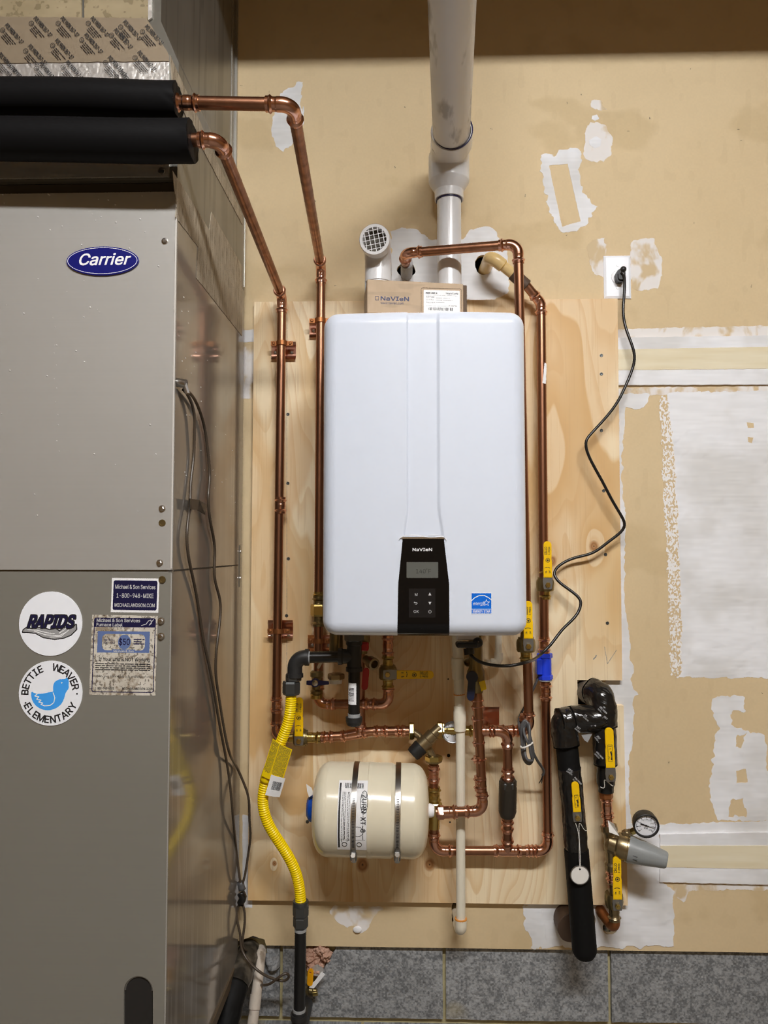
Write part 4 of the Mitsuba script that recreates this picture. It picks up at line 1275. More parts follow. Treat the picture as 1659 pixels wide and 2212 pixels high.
px_, py_ = xm + VSL * .70, -.86
part(VT, 'outgoing_pipe', sweep(fillet([[xm, -dv - .05, zpipe], [px_, py_, zpipe], [px_, py_ - .001, ZC - .001]], .09, 14), r3, 40), 'm_pvcdirty', label='dusty white pipe running out overhead')

IN = thing('vent_pipe', 'short white plastic air intake elbow with a round grille beside the brown box', 'vent pipe', 'white vent pipes')
di = .15
ib = at(817, 640, di)
zc_ = at(811, 520, di + .05)[2]
mo = A([at(809, 517, di + .072)[0], -(di + .072), at(809, 517, di + .072)[2]])
ax_ = unit([-.10, -1, -.10])
part(IN, 'pipe', cyl([ib[0], -di, hz1 - .012], [ib[0], -di, zc_ - .045], r2, 32), 'm_pvc')
part(IN, 'elbow', sweep(np.vstack([[ib[0], -di, zc_ - .085], fillet([[ib[0], -di, zc_ - .06], [ib[0], -di, zc_ + .002], mo - ax_ * .029], .040, 14)]), np.r_[.0325, np.full(17, .0325)], 36), 'm_pvc')
part(IN, 'mouth_ring', lathe(mo - ax_ * .030, ax_, [(0, .033), (.002, .0365), (.028, .0368), (.031, .0355), (.031, .0285), (.022, .0275), (.002, .0275)], 44, False), 'm_pvc')
part(IN, 'dark_inside', lathe(mo - ax_ * .0235, ax_, [(0, .0275), (.0005, .0275)], 32), 'm_insidedark')
gA, gB = frame(ax_)
gX = unit(XF - ax_ * (ax_ @ XF))
gX = unit(gX * math.cos(.17) + np.cross(ax_, gX) * math.sin(.17))
gY = np.cross(gX, ax_)
gr = []
for k in (-2, -1, 0, 1, 2):
    dd = k * .0108
    hl_ = math.sqrt(.0285 ** 2 - dd ** 2)
    gr += [cyl(mo + ax_ * .0005 + gX * dd - gY * hl_, mo + ax_ * .0005 + gX * dd + gY * hl_, .0009, 6), cyl(mo + ax_ * .0005 + gY * dd - gX * hl_, mo + ax_ * .0005 + gY * dd + gX * hl_, .0009, 6)]
part(IN, 'grille', cat(*gr), 'm_white', label='white wire grille')
part(IN, 'collar', cbox(at(788, 668, .16), at(794, 616, .12), .002), 'm_graypress')

# ------------------------------------------------------------------ copper runs
P1 = thing('copper_pipe', 'leftmost copper pipe, from the lower foam sleeve down the board to the yellow handled valve', 'copper pipe', 'copper water pipes')
a1 = at(609, 640, .052)
a2 = at(596.5, 1592, .052)
l1 = [at(372, 302, .698), at(474, 303, .698), a1, a2, A([at(628, 1592, .06)[0], -.056, at(628, 1592, .06)[2]])]
run(P1, l1, bend=.021, legs={1: .016, 3: .018})
coupling(P1, at(606, 1092, .052), a2 - a1, .042)
coupling(P1, at(597.3, 1522, .052), a2 - a1, .040)

P2 = thing('copper_pipe', 'second copper pipe from the left, running down beside the heater\'s left edge', 'copper pipe', 'copper water pipes')
c1 = at(693.5, 576, .056)
c2 = at(687, 1521, .058)
l2 = [at(352, 221, .682), at(632, 226, .682), c1, c2, at(839, 1521, .095), A([at(839, 1400, .095)[0], -.095, hz0 + .02])]
run(P2, l2, bend=.021, legs={1: .026})
coupling(P2, at(403, 222, .682), l2[1] - l2[0], .046)
coupling(P2, at(838, 1395, .095), ZF, .05)
coupling(P2, at(800, 1521, .085), l2[4] - l2[3], .034)
# brass union on it
coupling(P2, at(689, 1320, .057), ZF, .076, r=.0128, name='brass_union', m='m_brassdull')
part(P2, 'brass_union', cat(hexnut(at(689, 1318, .057), ZF, .030, .0215), fit_mesh([at(689, 1300, .057), at(689, 1278, .057)], R34, ends=(0, 1))), 'm_brass', smooth=False)

P3 = thing('copper_pipe', 'low horizontal copper run ending at the brass mixing valve', 'copper pipe', 'copper water pipes')
q1, q2, q3, q4 = at(670, 1593, .06), at(742, 1590, .06), at(800, 1580, .065), at(886, 1579, .07)
part(P3, 'pipe', sweep(resample(fillet([q1, q2, q3, q4], .03), .005), R34, 22), 'm_copper')
coupling(P3, at(707, 1592, .06), q2 - q1, .030)
part(P3, 'tee', cat(fit_mesh(fillet([at(736, 1590.5, .06), q2, at(792, 1581.5, .064)], .03), R34), fit_mesh([at(777, 1584, .063), at(779, 1562, .066)], R34, ends=(0, 1))), 'm_fitting')
coupling(P3, at(823, 1579.5, .066), q4 - q3, .036)
coupling(P3, at(865, 1579, .069), q4 - q3, .026)
u1 = at(779, 1566, .066)
part(P3, 'pipe', cyl(u1, A([u1[0], u1[1] - .03, hz0 + .02]), R34), 'm_copper')

P4 = thing('copper_pipe', 'copper branch linking the cream tank to the dark blue handled valve and black check valve', 'copper pipe', 'copper water pipes')
g0, g1, g2 = at(941, 1755, .152), at(1043, 1752, .152), at(1031, 1497, .142)
gt = at(1033, 1579, .142)
run(P4, [g0, g1, g2], bend=.021, leg=.022)
part(P4, 'tank_adapter', cat(hexnut(at(952, 1755, .152), g1 - g0, .016, .0165), fit_mesh([at(956, 1755, .152), at(988, 1754, .152)], R34 * 1.1, ends=(0, 1))), 'm_fitting', smooth=35)
tee(P4, gt, g2 - g1, [1, 0, 0], .070, .036)
coupling(P4, at(1034.5, 1640, .146), g2 - g1, .016)
coupling(P4, at(1037, 1692, .148), g2 - g1, .034)
coupling(P4, at(1031.5, 1520, .139), g2 - g1, .03)
h1, h2 = at(1096, 1579, .142), at(1097, 1690, .115)
run(P4, [gt + XF * .02, h1, h2], bend=.024, leg=.018)
coupling(P4, at(1097, 1672, .12), h2 - h1, .03)

CK = thing('check_valve', 'black cylindrical check valve between copper couplings', 'valve')
k0, k1 = at(1097, 1684, .117), at(1096, 1762, .095)
kd = unit(k1 - k0)
kl = np.linalg.norm(k1 - k0)
part(CK, 'valve_body', lathe(k0, kd, [(0, .013), (0, .0185), (.010, .0200), (.018, .0205), (.020, .0215), (kl - .012, .0215), (kl - .004, .019), (kl, .018), (kl, .012)], 30), 'm_check')
part(CK, 'hex_collar', cat(hexnut(k0 + kd * .010, kd, .018, .0212)), 'm_gun', smooth=False)

P5 = thing('copper_pipe', 'rightmost long copper pipe, running up the right of the heater to the tan elbow', 'copper pipe', 'copper water pipes')
e0, e1, e2, e3 = at(937, 1652, .075), at(938, 1838, .06), at(1184, 1838, .06), at(1178, 1472, .06)
run(P5, [e0, e1, e2, e3], bend=.024, leg=.022)
coupling(P5, at(937, 1672, .073), e0 - e1, .040)
part(P5, 'brass_check', cat(fit_mesh([at(938, 1700, .07), at(938, 1735, .07)], .0125, ends=(1, 1)), hexnut(at(938, 1742, .07), ZF, .02, .0195), lathe(at(938, 1790, .066), ZF, [(0, .013), (.02, .0135), (.04, .0175), (.06, .0175)], 20)), 'm_brass', smooth=30)
tb = at(1096, 1838, .06)
tee(P5, tb, XF, h2 - tb, .068, .036)
part(P5, 'pipe', cyl(tb, k1, R34), 'm_copper')
coupling(P5, at(1096, 1783, .084), k1 - tb, .034)
coupling(P5, at(1150, 1838, .06), XF, .034)
coupling(P5, at(1179, 1494, .06), ZF, .044)
e4, e5, e6 = at(1176, 1414, .06), at(1168.5, 655, .06), at(1128, 606, .075)
run(P5, [e4, e5, e6], bend=.022, leg=.022)
coupling(P5, at(1175.5, 1393, .06), ZF, .040)
q = at(1174, 808, .06)
part(P5, 'torn_sticker', sweep([q + A([.002, -.0002, -.028]), q + A([.002, -.0002, .028])], .0120, 16), 'm_steel', smooth=True) if False else None
sl = ragged([(-.003, -.026), (.006, -.028), (.008, .024), (.003, .026), (.0005, .008)], .002, 5, step=.002)
part(P5, 'torn_label', prism(sl, .0006, at(1174, 806, .0715)), 'm_paper', smooth=False, label='torn white scrap of label')

FS = thing('flow_switch', 'bright blue plastic flow switch on the right copper pipe', 'flow switch')
f0, f1 = at(1177.5, 1468, .06), at(1176.5, 1411, .06)
fdir, fl_ = unit(f1 - f0), np.linalg.norm(f1 - f0)
part(FS, 'sensor_body', lathe(f0, fdir, [(0, .012), (0, .0160), (fl_, .0160), (fl_, .012)], 28), 'm_blue')
part(FS, 'hex_end', hexnut(f0 + fdir * .006, fdir, .012, .0195), 'm_blue', smooth=False)
part(FS, 'hex_end', hexnut(f1 - fdir * .006, fdir, .012, .0195), 'm_blue', smooth=False)
qa, qb = at(1160, 1458, .078), at(1168, 1421, .052)
part(FS, 'side_housing', cbox(qa, qb, .0015), 'm_blue')
part(FS, 'seal_ring', lathe(f0 - fdir * .003, fdir, [(0, .0125), (0, .0165), (.003, .0172), (.003, .012)], 24), 'm_graypress')
wr = [at(1164, 1456, .06), at(1158, 1475, .06), at(1146, 1500, .055), at(1132, 1530, .05), at(1124, 1545, .06), at(1122, 1570, .13), at(1128, 1590, .145)]
t = thing('cable', 'grey cable coiled up and tied, hanging beside the right copper pipe', 'cable')
loop_ = []
cpts = wr[:-1]
for kx in range(5):
    w1, sh = 1 - .10 * kx, kx * 1.5
    cpts += [at(1127 + sh, 1600 - kx, .146), at(1132 + sh, 1640, .150 + .004 * kx), at(1144 + sh, 1650 - 2 * kx, .150 + .003 * kx), at(1152 - 2 * kx * w1, 1630, .15 + .004 * kx), at(1142 + kx * .5, 1580, .15 + .003 * kx), at(1134 + sh, 1556 + 1.5 * kx, .15), at(1126 + sh, 1572, .15)]
cpts += [at(1136, 1595, .165), at(1148, 1618, .16), at(1162, 1645, .13), at(1174, 1664, .10), at(1172, 1675, .09)]
part(t, 'sheath', sweep(spline(cpts, .004), .0033, 10), 'm_graywire', smooth=True)
part(t, 'twist_tie', sweep(spline([at(1125, 1612, .153), at(1132, 1615, .172), at(1143, 1610, .172), at(1150, 1604, .153)], .003), .0022, 8), 'm_tagwhite', smooth=True)
for kx in (-1, 1):
    part(t, 'bare_wire', sweep(spline([at(1172, 1675, .09), at(1170 + kx, 1684, .088), at(1167 + kx * 3, 1692, .087)], .003), .0012, 6), 'm_cord', smooth=True)

P6 = thing('copper_pipe', 'copper pipe bridging above the cardboard box and dropping behind the heater\'s right edge', 'copper pipe', 'copper water pipes')
s0, s1, s2, s3, s4 = A([at(876, 548, .15)[0] + .003, .03, at(876, 548, .15)[2] + .002]), at(875, 547, .152), at(1119, 527, .205), at(1143, 1579, .108), at(1066, 1579, .108)
run(P6, [s0, s1, s2, s3, s4], bend=.024, leg=.022)
coupling(P6, at(1135, 1553, .112), s2 - s3, .022)
coupling(P6, at(1103, 1579, .108), XF, .05)
part(P6, 'stub_sleeve', cyl([s0[0], -.005, s0[2]], [s0[0], -.085, s0[2]], .0155, 20), 'm_graypress')

CP = thing('plastic_pipe', 'tan plastic pipe elbow coming out of the wall above the plywood', 'plastic pipe')
w0 = at(1060, 553, .095)
w0b = A([w0[0] - .004, .03, w0[2] + .006])
w1 = at(1107, 591, .082)
part(CP, 'elbow', cat(sweep(fillet([w0b, w0, w0 + (w1 - w0) * .55], .022, 10), .0165, 24)), 'm_cpvc')
part(CP, 'pipe', cyl(w0 + (w1 - w0) * .5, w1, .0132), 'm_cpvc')
part(CP, 'cement_ring', cyl(w0 + (w1 - w0) * .54, w0 + (w1 - w0) * .57, .0160), 'm_cpvcband')
part(CP, 'dark_sleeve', cyl(w1, at(1138, 618, .074), .0160, 24, .002), 'm_brownfoam', label='dark brown sleeve')

# ------------------------------------------------------------------ ball valves
ball_valve('yellow handled ball valve behind the corrugated yellow gas hose', at(650, 1593, .06), XF, ZF, .098, grip=.094, gap=.012)
ball_valve('yellow handled ball valve on the long copper pipe right of the heater', at(1177.5, 1262, .06), ZF, ZF, .075, grip=.089, gap=.018)
ball_valve('yellow handled ball valve half hidden behind the heater\'s lower right corner', A([at(1136, 1392, .175)[0], -.175, at(1136, 1392, .175)[2]]), ZF, ZF, .080, grip=.086, gap=.018)
ball_valve('ball valve with its yellow handle turned sideways, in the shade under the heater', at(838, 1452, .095), ZF, XF, .085, grip=.089, gap=.022)
t = thing('ball_valve', 'ball valve with a dark blue handle under the heater', 'valve')
q = at(1028, 1468, .138)
part(t, 'valve_body', lathe(q + ZF * -.03, ZF, [(0, .012), (0, .0165), (.02, .0175), (.03, .021), (.05, .021), (.06, .0165), (.16, .0165), (.16, .011)], 24), 'm_brassdull')
part(t, 'stem', cyl(q, q + A([-.008, -.032, .01]), .009, 16), 'm_brassdull')
hv = sg.LineString([(0, 0), (-.004, -.046)]).buffer(.0085).union(circle(0, 0, .0135))
part(t, 'handle', prism(hv, .012, q + A([-.012, -.028, .012])), 'm_navyhandle', label='dark blue handle')
part(t, 'tag', prism(ragged([(0, 0), (.014, .004), (.018, -.016), (.006, -.022)], .001, 3), .0006, q + A([.004, -.032, .0])), 'm_yellowtag', smooth=False)

t = thing('drain_valve', 'small brass drain valve with a blue T handle', 'valve')
q = at(684, 1472, .062)
part(t, 'valve_body', cat(lathe(q + ZF * .027, -ZF, [(0, .012), (.004, .0165), (.014, .0165), (.018, .013), (.045, .0125), (.05, .0155), (.058, .0155), (.058, .01)], 20), cyl(q, q + NOUT * .028, .0085, 16)), 'm_brassdull')
part(t, 'outlet_cap', lathe(q - ZF * .030 + NOUT * .004, -ZF, [(0, .0135), (.002, .0150), (.010, .0150), (.012, .012)], 24), 'm_brass')
hv = circle(0, 0, .0105).union(sg.Polygon([(-.021, -.0045), (-.008, -.006), (.008, -.006), (.034, -.0035), (.034, .0035), (.008, .006), (-.008, .006), (-.021, .0045)]))
part(t, 'handle', prism(hv, .007, q + NOUT * .028 + ZF * .002), 'm_bluehandle', label='blue T handle')
part(t, 'handle_screw', lathe(q + NOUT * .035 + ZF * .002, NOUT, [(0, .0078), (.001, .0070), (.002, .003), (.0035, .003), (.0035, .0001)], 20), 'm_steel')

t = thing('relief_valve', 'brass relief valve with an open outlet and red handles behind the black gas tee', 'valve')
q = at(790, 1424, .12)
part(t, 'valve_body', cat(lathe(A([q[0] - .008, q[1], hz0 + .022]), -ZF, [(0, .012), (.02, .012), (.03, .018), (.06, .018), (.075, .012), (.09, .012)], 20)), 'm_brassdull')
od = unit([.55, -.8, -.18])
part(t, 'outlet', lathe(q, od, [(0, .010), (.02, .010), (.021, .0145), (.040, .0145), (.041, .0125), (.041, .0095), (.020, .009)], 24), 'm_bronze')
part(t, 'red_handle', cbox(at(779, 1407, .155), at(797, 1386, .13), .003), 'm_red')
part(t, 'red_handle', prism(sg.LineString([(0, 0), (-.003, -.036)]).buffer(.0075), .010, at(791, 1449, .15)), 'm_red')

t = thing('pressure_relief', 'brass relief valve with a white capped outlet behind the black gas nipple', 'valve')
q = at(726, 1440, .11)
part(t, 'valve_body', lathe(A([q[0], q[1], hz0 + .022]), -ZF, [(0, .012), (.03, .013), (.035, .016), (.085, .017), (.09, .014), (.096, .014)], 20), 'm_brassdull')
part(t, 'hex_nut', hexnut(at(726, 1461, .11), ZF, .014, .0205), 'm_bronze', smooth=False)
part(t, 'white_collar', lathe(at(725, 1467, .11), -ZF, [(0, .0155), (.010, .0155), (.010, .012)], 24), 'm_tagwhite')
part(t, 'test_lever', prism(sg.LineString([(0, 0), (-.010, -.018)]).buffer(.0035), .0015, at(697, 1425, .14)), 'm_steel', smooth=False)

# mixing valve
t = thing('mixing_valve', 'brass thermostatic mixing valve with a slanted black knob', 'valve')
m0, m1, mbot = at(889, 1579, .070), at(950, 1577, .072), at(937, 1638, .075)
ka, kb, kc_ = at(944, 1578, .080), at(910, 1612, .088), at(886, 1636, .094)
part(t, 'barrel', lathe(ka, kb - ka, [(-.012, .008), (-.010, .0125), (.012, .0135), (.014, .0165), (.032, .0165), (.034, .0190), (np.linalg.norm(kb - ka), .0190)], 28), 'm_bronze')
part(t, 'neck', sweep(resample([m0, at(905, 1590, .071), at(922, 1610, .073), mbot], .004), .0088, 18), 'm_bronze', smooth=True)
part(t, 'black_knob', lathe(kb, kc_ - kb, [(0, .0185), (.001, .0200), (.024, .0185), (.030, .0165), (.030, .0001)], 28), 'm_blackrubber', label='black adjusting knob')
for q, dx in ((m0, XF), (m1, XF), (mbot, ZF)):
    part(t, 'hex_nut', hexnut(q, dx, .013, .0215), 'm_brass', smooth=False)
part(t, 'end_flange', cyl(m1 + XF * .0065, m1 + XF * .010, .020, 6), 'm_brass', smooth=False)
part(t, 'hex_nut', hexnut(mbot - ZF * .002, ZF, .017, .0205), 'm_brassdull', smooth=False)
P7 = thing('brass_nipple', 'short brass nipple behind the cream drain pipe', 'pipe fitting')
part(P7, 'nipple', cat(fit_mesh([m1, at(1024, 1579, .082)], R34 * .95)), 'm_brass')


def gauge(label, c, n_, r, dial='white', needle=2.6, rim='m_blackrubber', depth=.022):
    t = thing('pressure_gauge', label, 'gauge')
    n_ = unit(n_)
    X = unit(XF - n_ * (n_ @ XF))
    Y = np.cross(n_, X)
    c = A(c)
    part(t, 'case', lathe(c - n_ * depth, n_, [(0, r * .8), (.002, r * .93), (depth * .5, r * .97), (depth * .6, r), (depth + .002, r), (depth + .003, r * .95), (depth + .002, r * .86), (depth - .004, r * .85)], 44, False), rim)
    part(t, 'dial', lathe(c - n_ * .003, n_, [(0, r * .86), (.001, r * .86)], 40), 'm_plate', label='white dial')
    o = c - n_ * .0018
    tk = []
    for k in range(41):
        a = math.radians(225 - 270 * k / 40)
        l0 = .62 if k % 5 == 0 else .70
        p0, p1 = (r * l0 * math.cos(a), r * l0 * math.sin(a)), (r * .76 * math.cos(a), r * .76 * math.sin(a))
        tk.append(sg.LineString([p0, p1]).buffer(r * (.014 if k % 5 else .022)))
    ms = [prism(shapely.union_all(tk), .0002, o, X, Y)]
    for k in range(0, 9):
        a = math.radians(225 - 270 * k / 8)
        ms.append(text(str(k * 25), r * .11, o + X * r * .50 * math.cos(a) + Y * (r * .50 * math.sin(a) - r * .05), X, Y, .0002, False, True))
    ms.append(text('PSI', r * .13, o - Y * r * .30, X, Y, .0002, True, True))
    part(t, 'dial_print', cat(*ms), 'm_ink', smooth=False)
    a = needle
    dx, dy = math.cos(a), math.sin(a)
    nd = sg.Polygon([(dx * r * .74, dy * r * .74), (-dy * r * .035, dx * r * .035), (-dx * r * .45 - dy * r * .06, -dy * r * .45 + dx * r * .06), (-dx * r * .45 + dy * r * .06, -dy * r * .45 - dx * r * .06), (dy * r * .035, -dx * r * .035)])
    part(t, 'needle', prism(shapely.union_all([nd, circle(0, 0, r * .08)]), .0006, o + n_ * .0008, X, Y), 'm_ink', smooth=False)
    return t


gauge('small white dial gauge half hidden behind the cream drain pipe', at(978, 1582, .086), [-.05, -1, .05], .0265, needle=2.45, rim='m_steeldull', depth=.012)

# ------------------------------------------------------------------ brackets
clamp('copper bracket at the top of the leftmost pipe on the board', at(609, 742, .052), DB)
clamp('copper bracket at the heater\'s upper left corner', at(692, 693, .056), DB)
clamp('copper bracket low on the leftmost pipe with an orange tinted strap', at(602, 1363, .052), DB, dz=.002)
clamp('copper bracket under the heater\'s lower left corner', at(689, 1384, .057), DB, dz=-.012)
clamp('copper bracket behind the black check valve\'s elbow', at(1063, 1579, .108), DB, w=.055, h=.058, dz=.012)

# ------------------------------------------------------------------ cream drain pipes
t = thing('drain_pipe', 'long cream plastic drain pipe hanging down in front of the board to the wall', 'plastic pipe')
y0, y1, y2, y3 = at(986, 1385, .135), at(993, 1512, .120), at(994.5, 1570, .117), at(995.5, 2012, .092)
y0 = A([y0[0], y0[1], hz0 + .02])
part(t, 'pipe', sweep(resample([y0, y1, y2], .01), .0128, 22), 'm_condensate')
part(t, 'pipe', sweep(fillet([y2 + ZF * .02, y3, A([y3[0] - .006, .03, y3[2]])], .016, 10), .0112, 22), 'm_condensate')
part(t, 'coupling', lathe(at(993.5, 1578, .117), at(992.5, 1526, .119) - at(993.5, 1578, .117), [(0, .0116), (0, .0142), (.020, .0142), (.024, .0152), (.046, .0152), (.048, .0142), (.058, .0142), (.0600, .0128)], 28), 'm_condensate')
part(t, 'elbow', sweep(fillet([at(995.5, 1985, .0935), y3 + A([0, 0, .001]), A([y3[0] - .003, -.055, y3[2] + .001])], .0165, 10), .0142, 24), 'm_condensate')
part(t, 'cement_ring', cyl(at(995.5, 1986, .0935), at(995.5, 1983.5, .0935), .0148), 'm_orangecement')
part(t, 'cement_ring', cyl(at(992.2, 1501, .121), at(992, 1498.5, .121), .0137), 'm_orangecement')
part(t, 'coupling', cyl(at(990, 1466, .124), at(988, 1420, .129), .0150, 22, .001), 'm_condensate')
t = thing('drain_pipe', 'short cream plastic elbow pipe under the heater behind the black power cord', 'plastic pipe')
y0, y1, y2 = at(1077, 1390, .06), at(1077, 1432, .06), at(1046, 1432, .06)
part(t, 'pipe', sweep(fillet([A([y0[0], y0[1], hz0 + .03]), y1, y2], .012, 8), .0085, 18), 'm_condensate')
part(t, 'elbow', sweep(fillet([at(1077, 1410, .06), y1, at(1060, 1432, .06)], .013, 8), .0112, 20), 'm_condensate')
t = thing('pipe_stub', 'open end of a brass stub under the heater left of the power cord', 'pipe fitting')
q = at(1011, 1431, .125)
part(t, 'stub', lathe(q + A([.004, .05, .008]), A([-.004, -.05, -.008]), [(0, .009), (.01, .0095), (.04, .0105), (.0508, .0110), (.0508, .0092), (.03, .0088)], 24), 'm_bronze')


# ------------------------------------------------------------------ black iron gas line and yellow hose
G = thing('gas_pipe', 'black iron gas line with a tee and a capped drip leg under the heater', 'gas pipe')
dg = .19
rg = .0136
tc = at(765, 1418, dg)
ec = at(637, 1420, dg)
def iron(p, d, L, r=rg):
    return [(0, r * 1.02), (0, r * 1.42), (.009, r * 1.42), (.011, r * 1.26), (L - .011, r * 1.26), (L - .009, r * 1.42), (L, r * 1.42), (L, r * 1.02)]


tz0, tz1 = at(765, 1450, dg)[2], at(765, 1384, dg)[2]
part(G, 'tee', cat(lathe([tc[0], -dg, tz0], ZF, iron(0, 0, tz1 - tz0), 28), lathe(tc, [-1, 0, 0], [(0, rg * 1.2), (.026, rg * 1.26), (.028, rg * 1.42), (.037, rg * 1.42), (.037, rg * 1.02)], 28)), 'm_ironsoft')
part(G, 'inlet_nipple', cyl([tc[0], -dg, tz1 - .01], [tc[0], -dg, hz0 + .02], rg), 'm_iron')
part(G, 'inlet_nut', hexnut([tc[0], -dg, tz1 + .008], ZF, .018, .023), 'm_gun', smooth=False)
part(G, 'nipple', cyl(tc - XF * .03, ec + XF * .02, rg, 24), 'm_iron')
part(G, 'pipe_dope', cyl(ec + XF * .030, ec + XF * .036, rg * 1.06, 24), 'm_dope')
ez = at(637, 1462, dg)[2]
part(G, 'elbow', cat(sweep(fillet([ec + XF * .031, ec, A([ec[0], -dg, ez])], .024, 12), rg * 1.27, 28), lathe(ec + XF * .024, XF, [(0, rg * 1.2), (0, rg * 1.45), (.009, rg * 1.45), (.009, rg)], 28), lathe([ec[0], -dg, ez + .001], ZF, [(-.002, rg), (-.002, rg * 1.45), (.007, rg * 1.45), (.007, rg)], 28)), 'm_ironsoft')
lz0 = at(766, 1545, dg)[2]
part(G, 'drip_leg', cyl([tc[0], -dg, tz0 + .006], [tc[0], -dg, lz0 - .01], rg, 28), 'm_iron')
part(G, 'pipe_dope', cyl([tc[0], -dg, lz0 + .004], [tc[0], -dg, lz0 - .006], rg * 1.07, 24), 'm_dope')
cz = at(766, 1567, dg)[2]
part(G, 'cap', lathe([tc[0], -dg, lz0 - .004], -ZF, [(0, rg * 1.02), (0, rg * 1.42), (.010, rg * 1.42), (.012, rg * 1.32), (lz0 - cz - .008, rg * 1.30), (lz0 - cz - .004, rg * 1.1), (lz0 - cz - .002, .0001)], 30), 'm_ironsoft')


def wrap(o, r, a0, a1, z0, z1, th=.0004, n=14):
    """A sheet bent round an upright cylinder through o: a0..a1 in radians from the direction of the room."""
    a = np.linspace(a0, a1, n)
    def ringv(rr, z):
        return np.stack([o[0] + rr * np.sin(a), o[1] - rr * np.cos(a), np.full(n, z)], -1)
    v = np.vstack([ringv(r + th, z0), ringv(r + th, z1), ringv(r, z0), ringv(r, z1)])
    f = []
    for k in range(n - 1):
        f += [[k, k + 1, n + k + 1], [k, n + k + 1, n + k], [2 * n + k, 3 * n + k + 1, 2 * n + k + 1], [2 * n + k, 3 * n + k, 3 * n + k + 1]]
        f += [[k, 2 * n + k + 1, k + 1], [k, 2 * n + k, 2 * n + k + 1], [n + k, n + k + 1, 3 * n + k + 1], [n + k, 3 * n + k + 1, 3 * n + k]]
    return trimesh.Trimesh(v, f, process=False)


sz0, sz1 = at(765, 1520, dg)[2], at(765, 1474, dg)[2]
bl_ = part(G, 'barcode_label', wrap([tc[0], -dg, 0], rg, -1.15, .45, sz0, sz1), 'm_paper', smooth=40, label='white barcode sticker')
bb = [wrap([tc[0], -dg, 0], rg + .0004, -.95, .05, sz0 + .008 + k * .0026, sz0 + .008 + k * .0026 + random.Random(k).choice([.0008, .0012, .0018]), .0002, 6) for k in range(12)]
part(bl_, 'bars', cat(*bb), 'm_ink', smooth=False)

HS = thing('gas_hose', 'corrugated bright yellow gas hose snaking down left of the cream tank', 'gas hose')
hp0 = A([ec[0], -dg, ez])
hpts = [at(629, 1500, .19), at(628, 1520, .188), at(624, 1552, .186), at(612, 1590, .182), at(597, 1625, .178), at(582, 1662, .174), at(572, 1695, .17), at(568, 1725, .168), at(571, 1755, .166), at(584, 1788, .162), at(604, 1820, .156), at(624, 1852, .15), at(639, 1885, .143), at(647, 1920, .138), at(649.5, 1952, .135)]
hc = spline(hpts, .0011)
hs_ = np.r_[0, np.cumsum(np.linalg.norm(np.diff(hc, axis=0), axis=1))]
ph = hs_ / .0054
rad = .0104 + .0027 * np.abs(np.sin(np.pi * ph)) ** .6
part(HS, 'corrugated_tube', sweep(hc, rad, 22), 'm_yellowrib', smooth=50)
part(HS, 'grooves', sweep(hc, .0109, 18), 'm_rust') if False else None
n0 = hp0 - ZF * .002
part(HS, 'union_nut', cat(hexnut(A([ec[0] + (hpts[0][0] - ec[0]) * .35, -dg, at(629, 1463, dg)[2]]), ZF, .018, .0185), hexnut(A([hpts[0][0], -dg, at(629, 1486, dg)[2]]), ZF, .032, .0205)), 'm_gun', smooth=False, label='dark grey hex union')
# wrap-around tag
i0, i1 = np.argmin(np.abs(hc[:, 2] - at(600, 1606, .18)[2])), np.argmin(np.abs(hc[:, 2] - at(573, 1694, .17)[2]))
part(HS, 'tag_sleeve', sweep(hc[i0:i1:6], .0140, 24), 'm_yellowtag', smooth=True)
ta, tb_ = at(601, 1599, .194), at(566, 1714, .186)
ty = unit(ta - tb_)
tx = unit(np.cross(NOUT, -ty)) if np.cross(NOUT, -ty)[0] > 0 else unit(np.cross(NOUT, ty))
tl = np.linalg.norm(ta - tb_)
tg = sg.Polygon([(0, 0), (.020, .000), (.040, .002), (.0445, .004), (.049, .006), (.049, tl * .98), (.030, tl * 1.01), (-.002, tl)])
nn = 12
gxx = np.linspace(0, 1, 10)
def tagpt(a, b):
    # a across (0..1), b along (0..1); curls slightly away from the hose
    return tb_ + ty * tl * (b * (1 - .10 * a) + .0) + tx * (.050 * a - .013) + NOUT * (.004 * math.sin(3.0 * a) + .003 * b * a) + A([0, .012 * a * a, 0])
gv = A([tagpt(a, b) for b in np.linspace(.30, 1, nn) for a in gxx])
gi = np.arange(nn * 10).reshape(nn, 10)
gq = np.stack([gi[:-1, :-1], gi[:-1, 1:], gi[1:, 1:], gi[1:, :-1]], -1).reshape(-1, 4)
def thick(v, q, th=.0006):
    n = len(v)
    f = np.vstack([q[:, [0, 1, 2]], q[:, [0, 2, 3]]])
    m = trimesh.Trimesh(v, f, process=False)
    vn = A(m.vertex_normals)
    if vn[:, 1].mean() > 0:
        f = f[:, ::-1]
        vn = -vn
    e = np.sort(f[:, [0, 1, 1, 2, 2, 0]].reshape(-1, 2), 1)
    d0 = f[:, [0, 1, 1, 2, 2, 0]].reshape(-1, 2)
    u, ix, ct = np.unique(e, axis=0, return_index=True, return_counts=True)
    bd = d0[ix[ct == 1]]
    sidef = np.vstack([np.stack([bd[:, 1], bd[:, 0], bd[:, 0] + n], -1), np.stack([bd[:, 1], bd[:, 0] + n, bd[:, 1] + n], -1)])
    return trimesh.Trimesh(np.vstack([v + vn * th / 2, v - vn * th / 2]), np.vstack([f, f[:, ::-1] + n, sidef]), process=False)


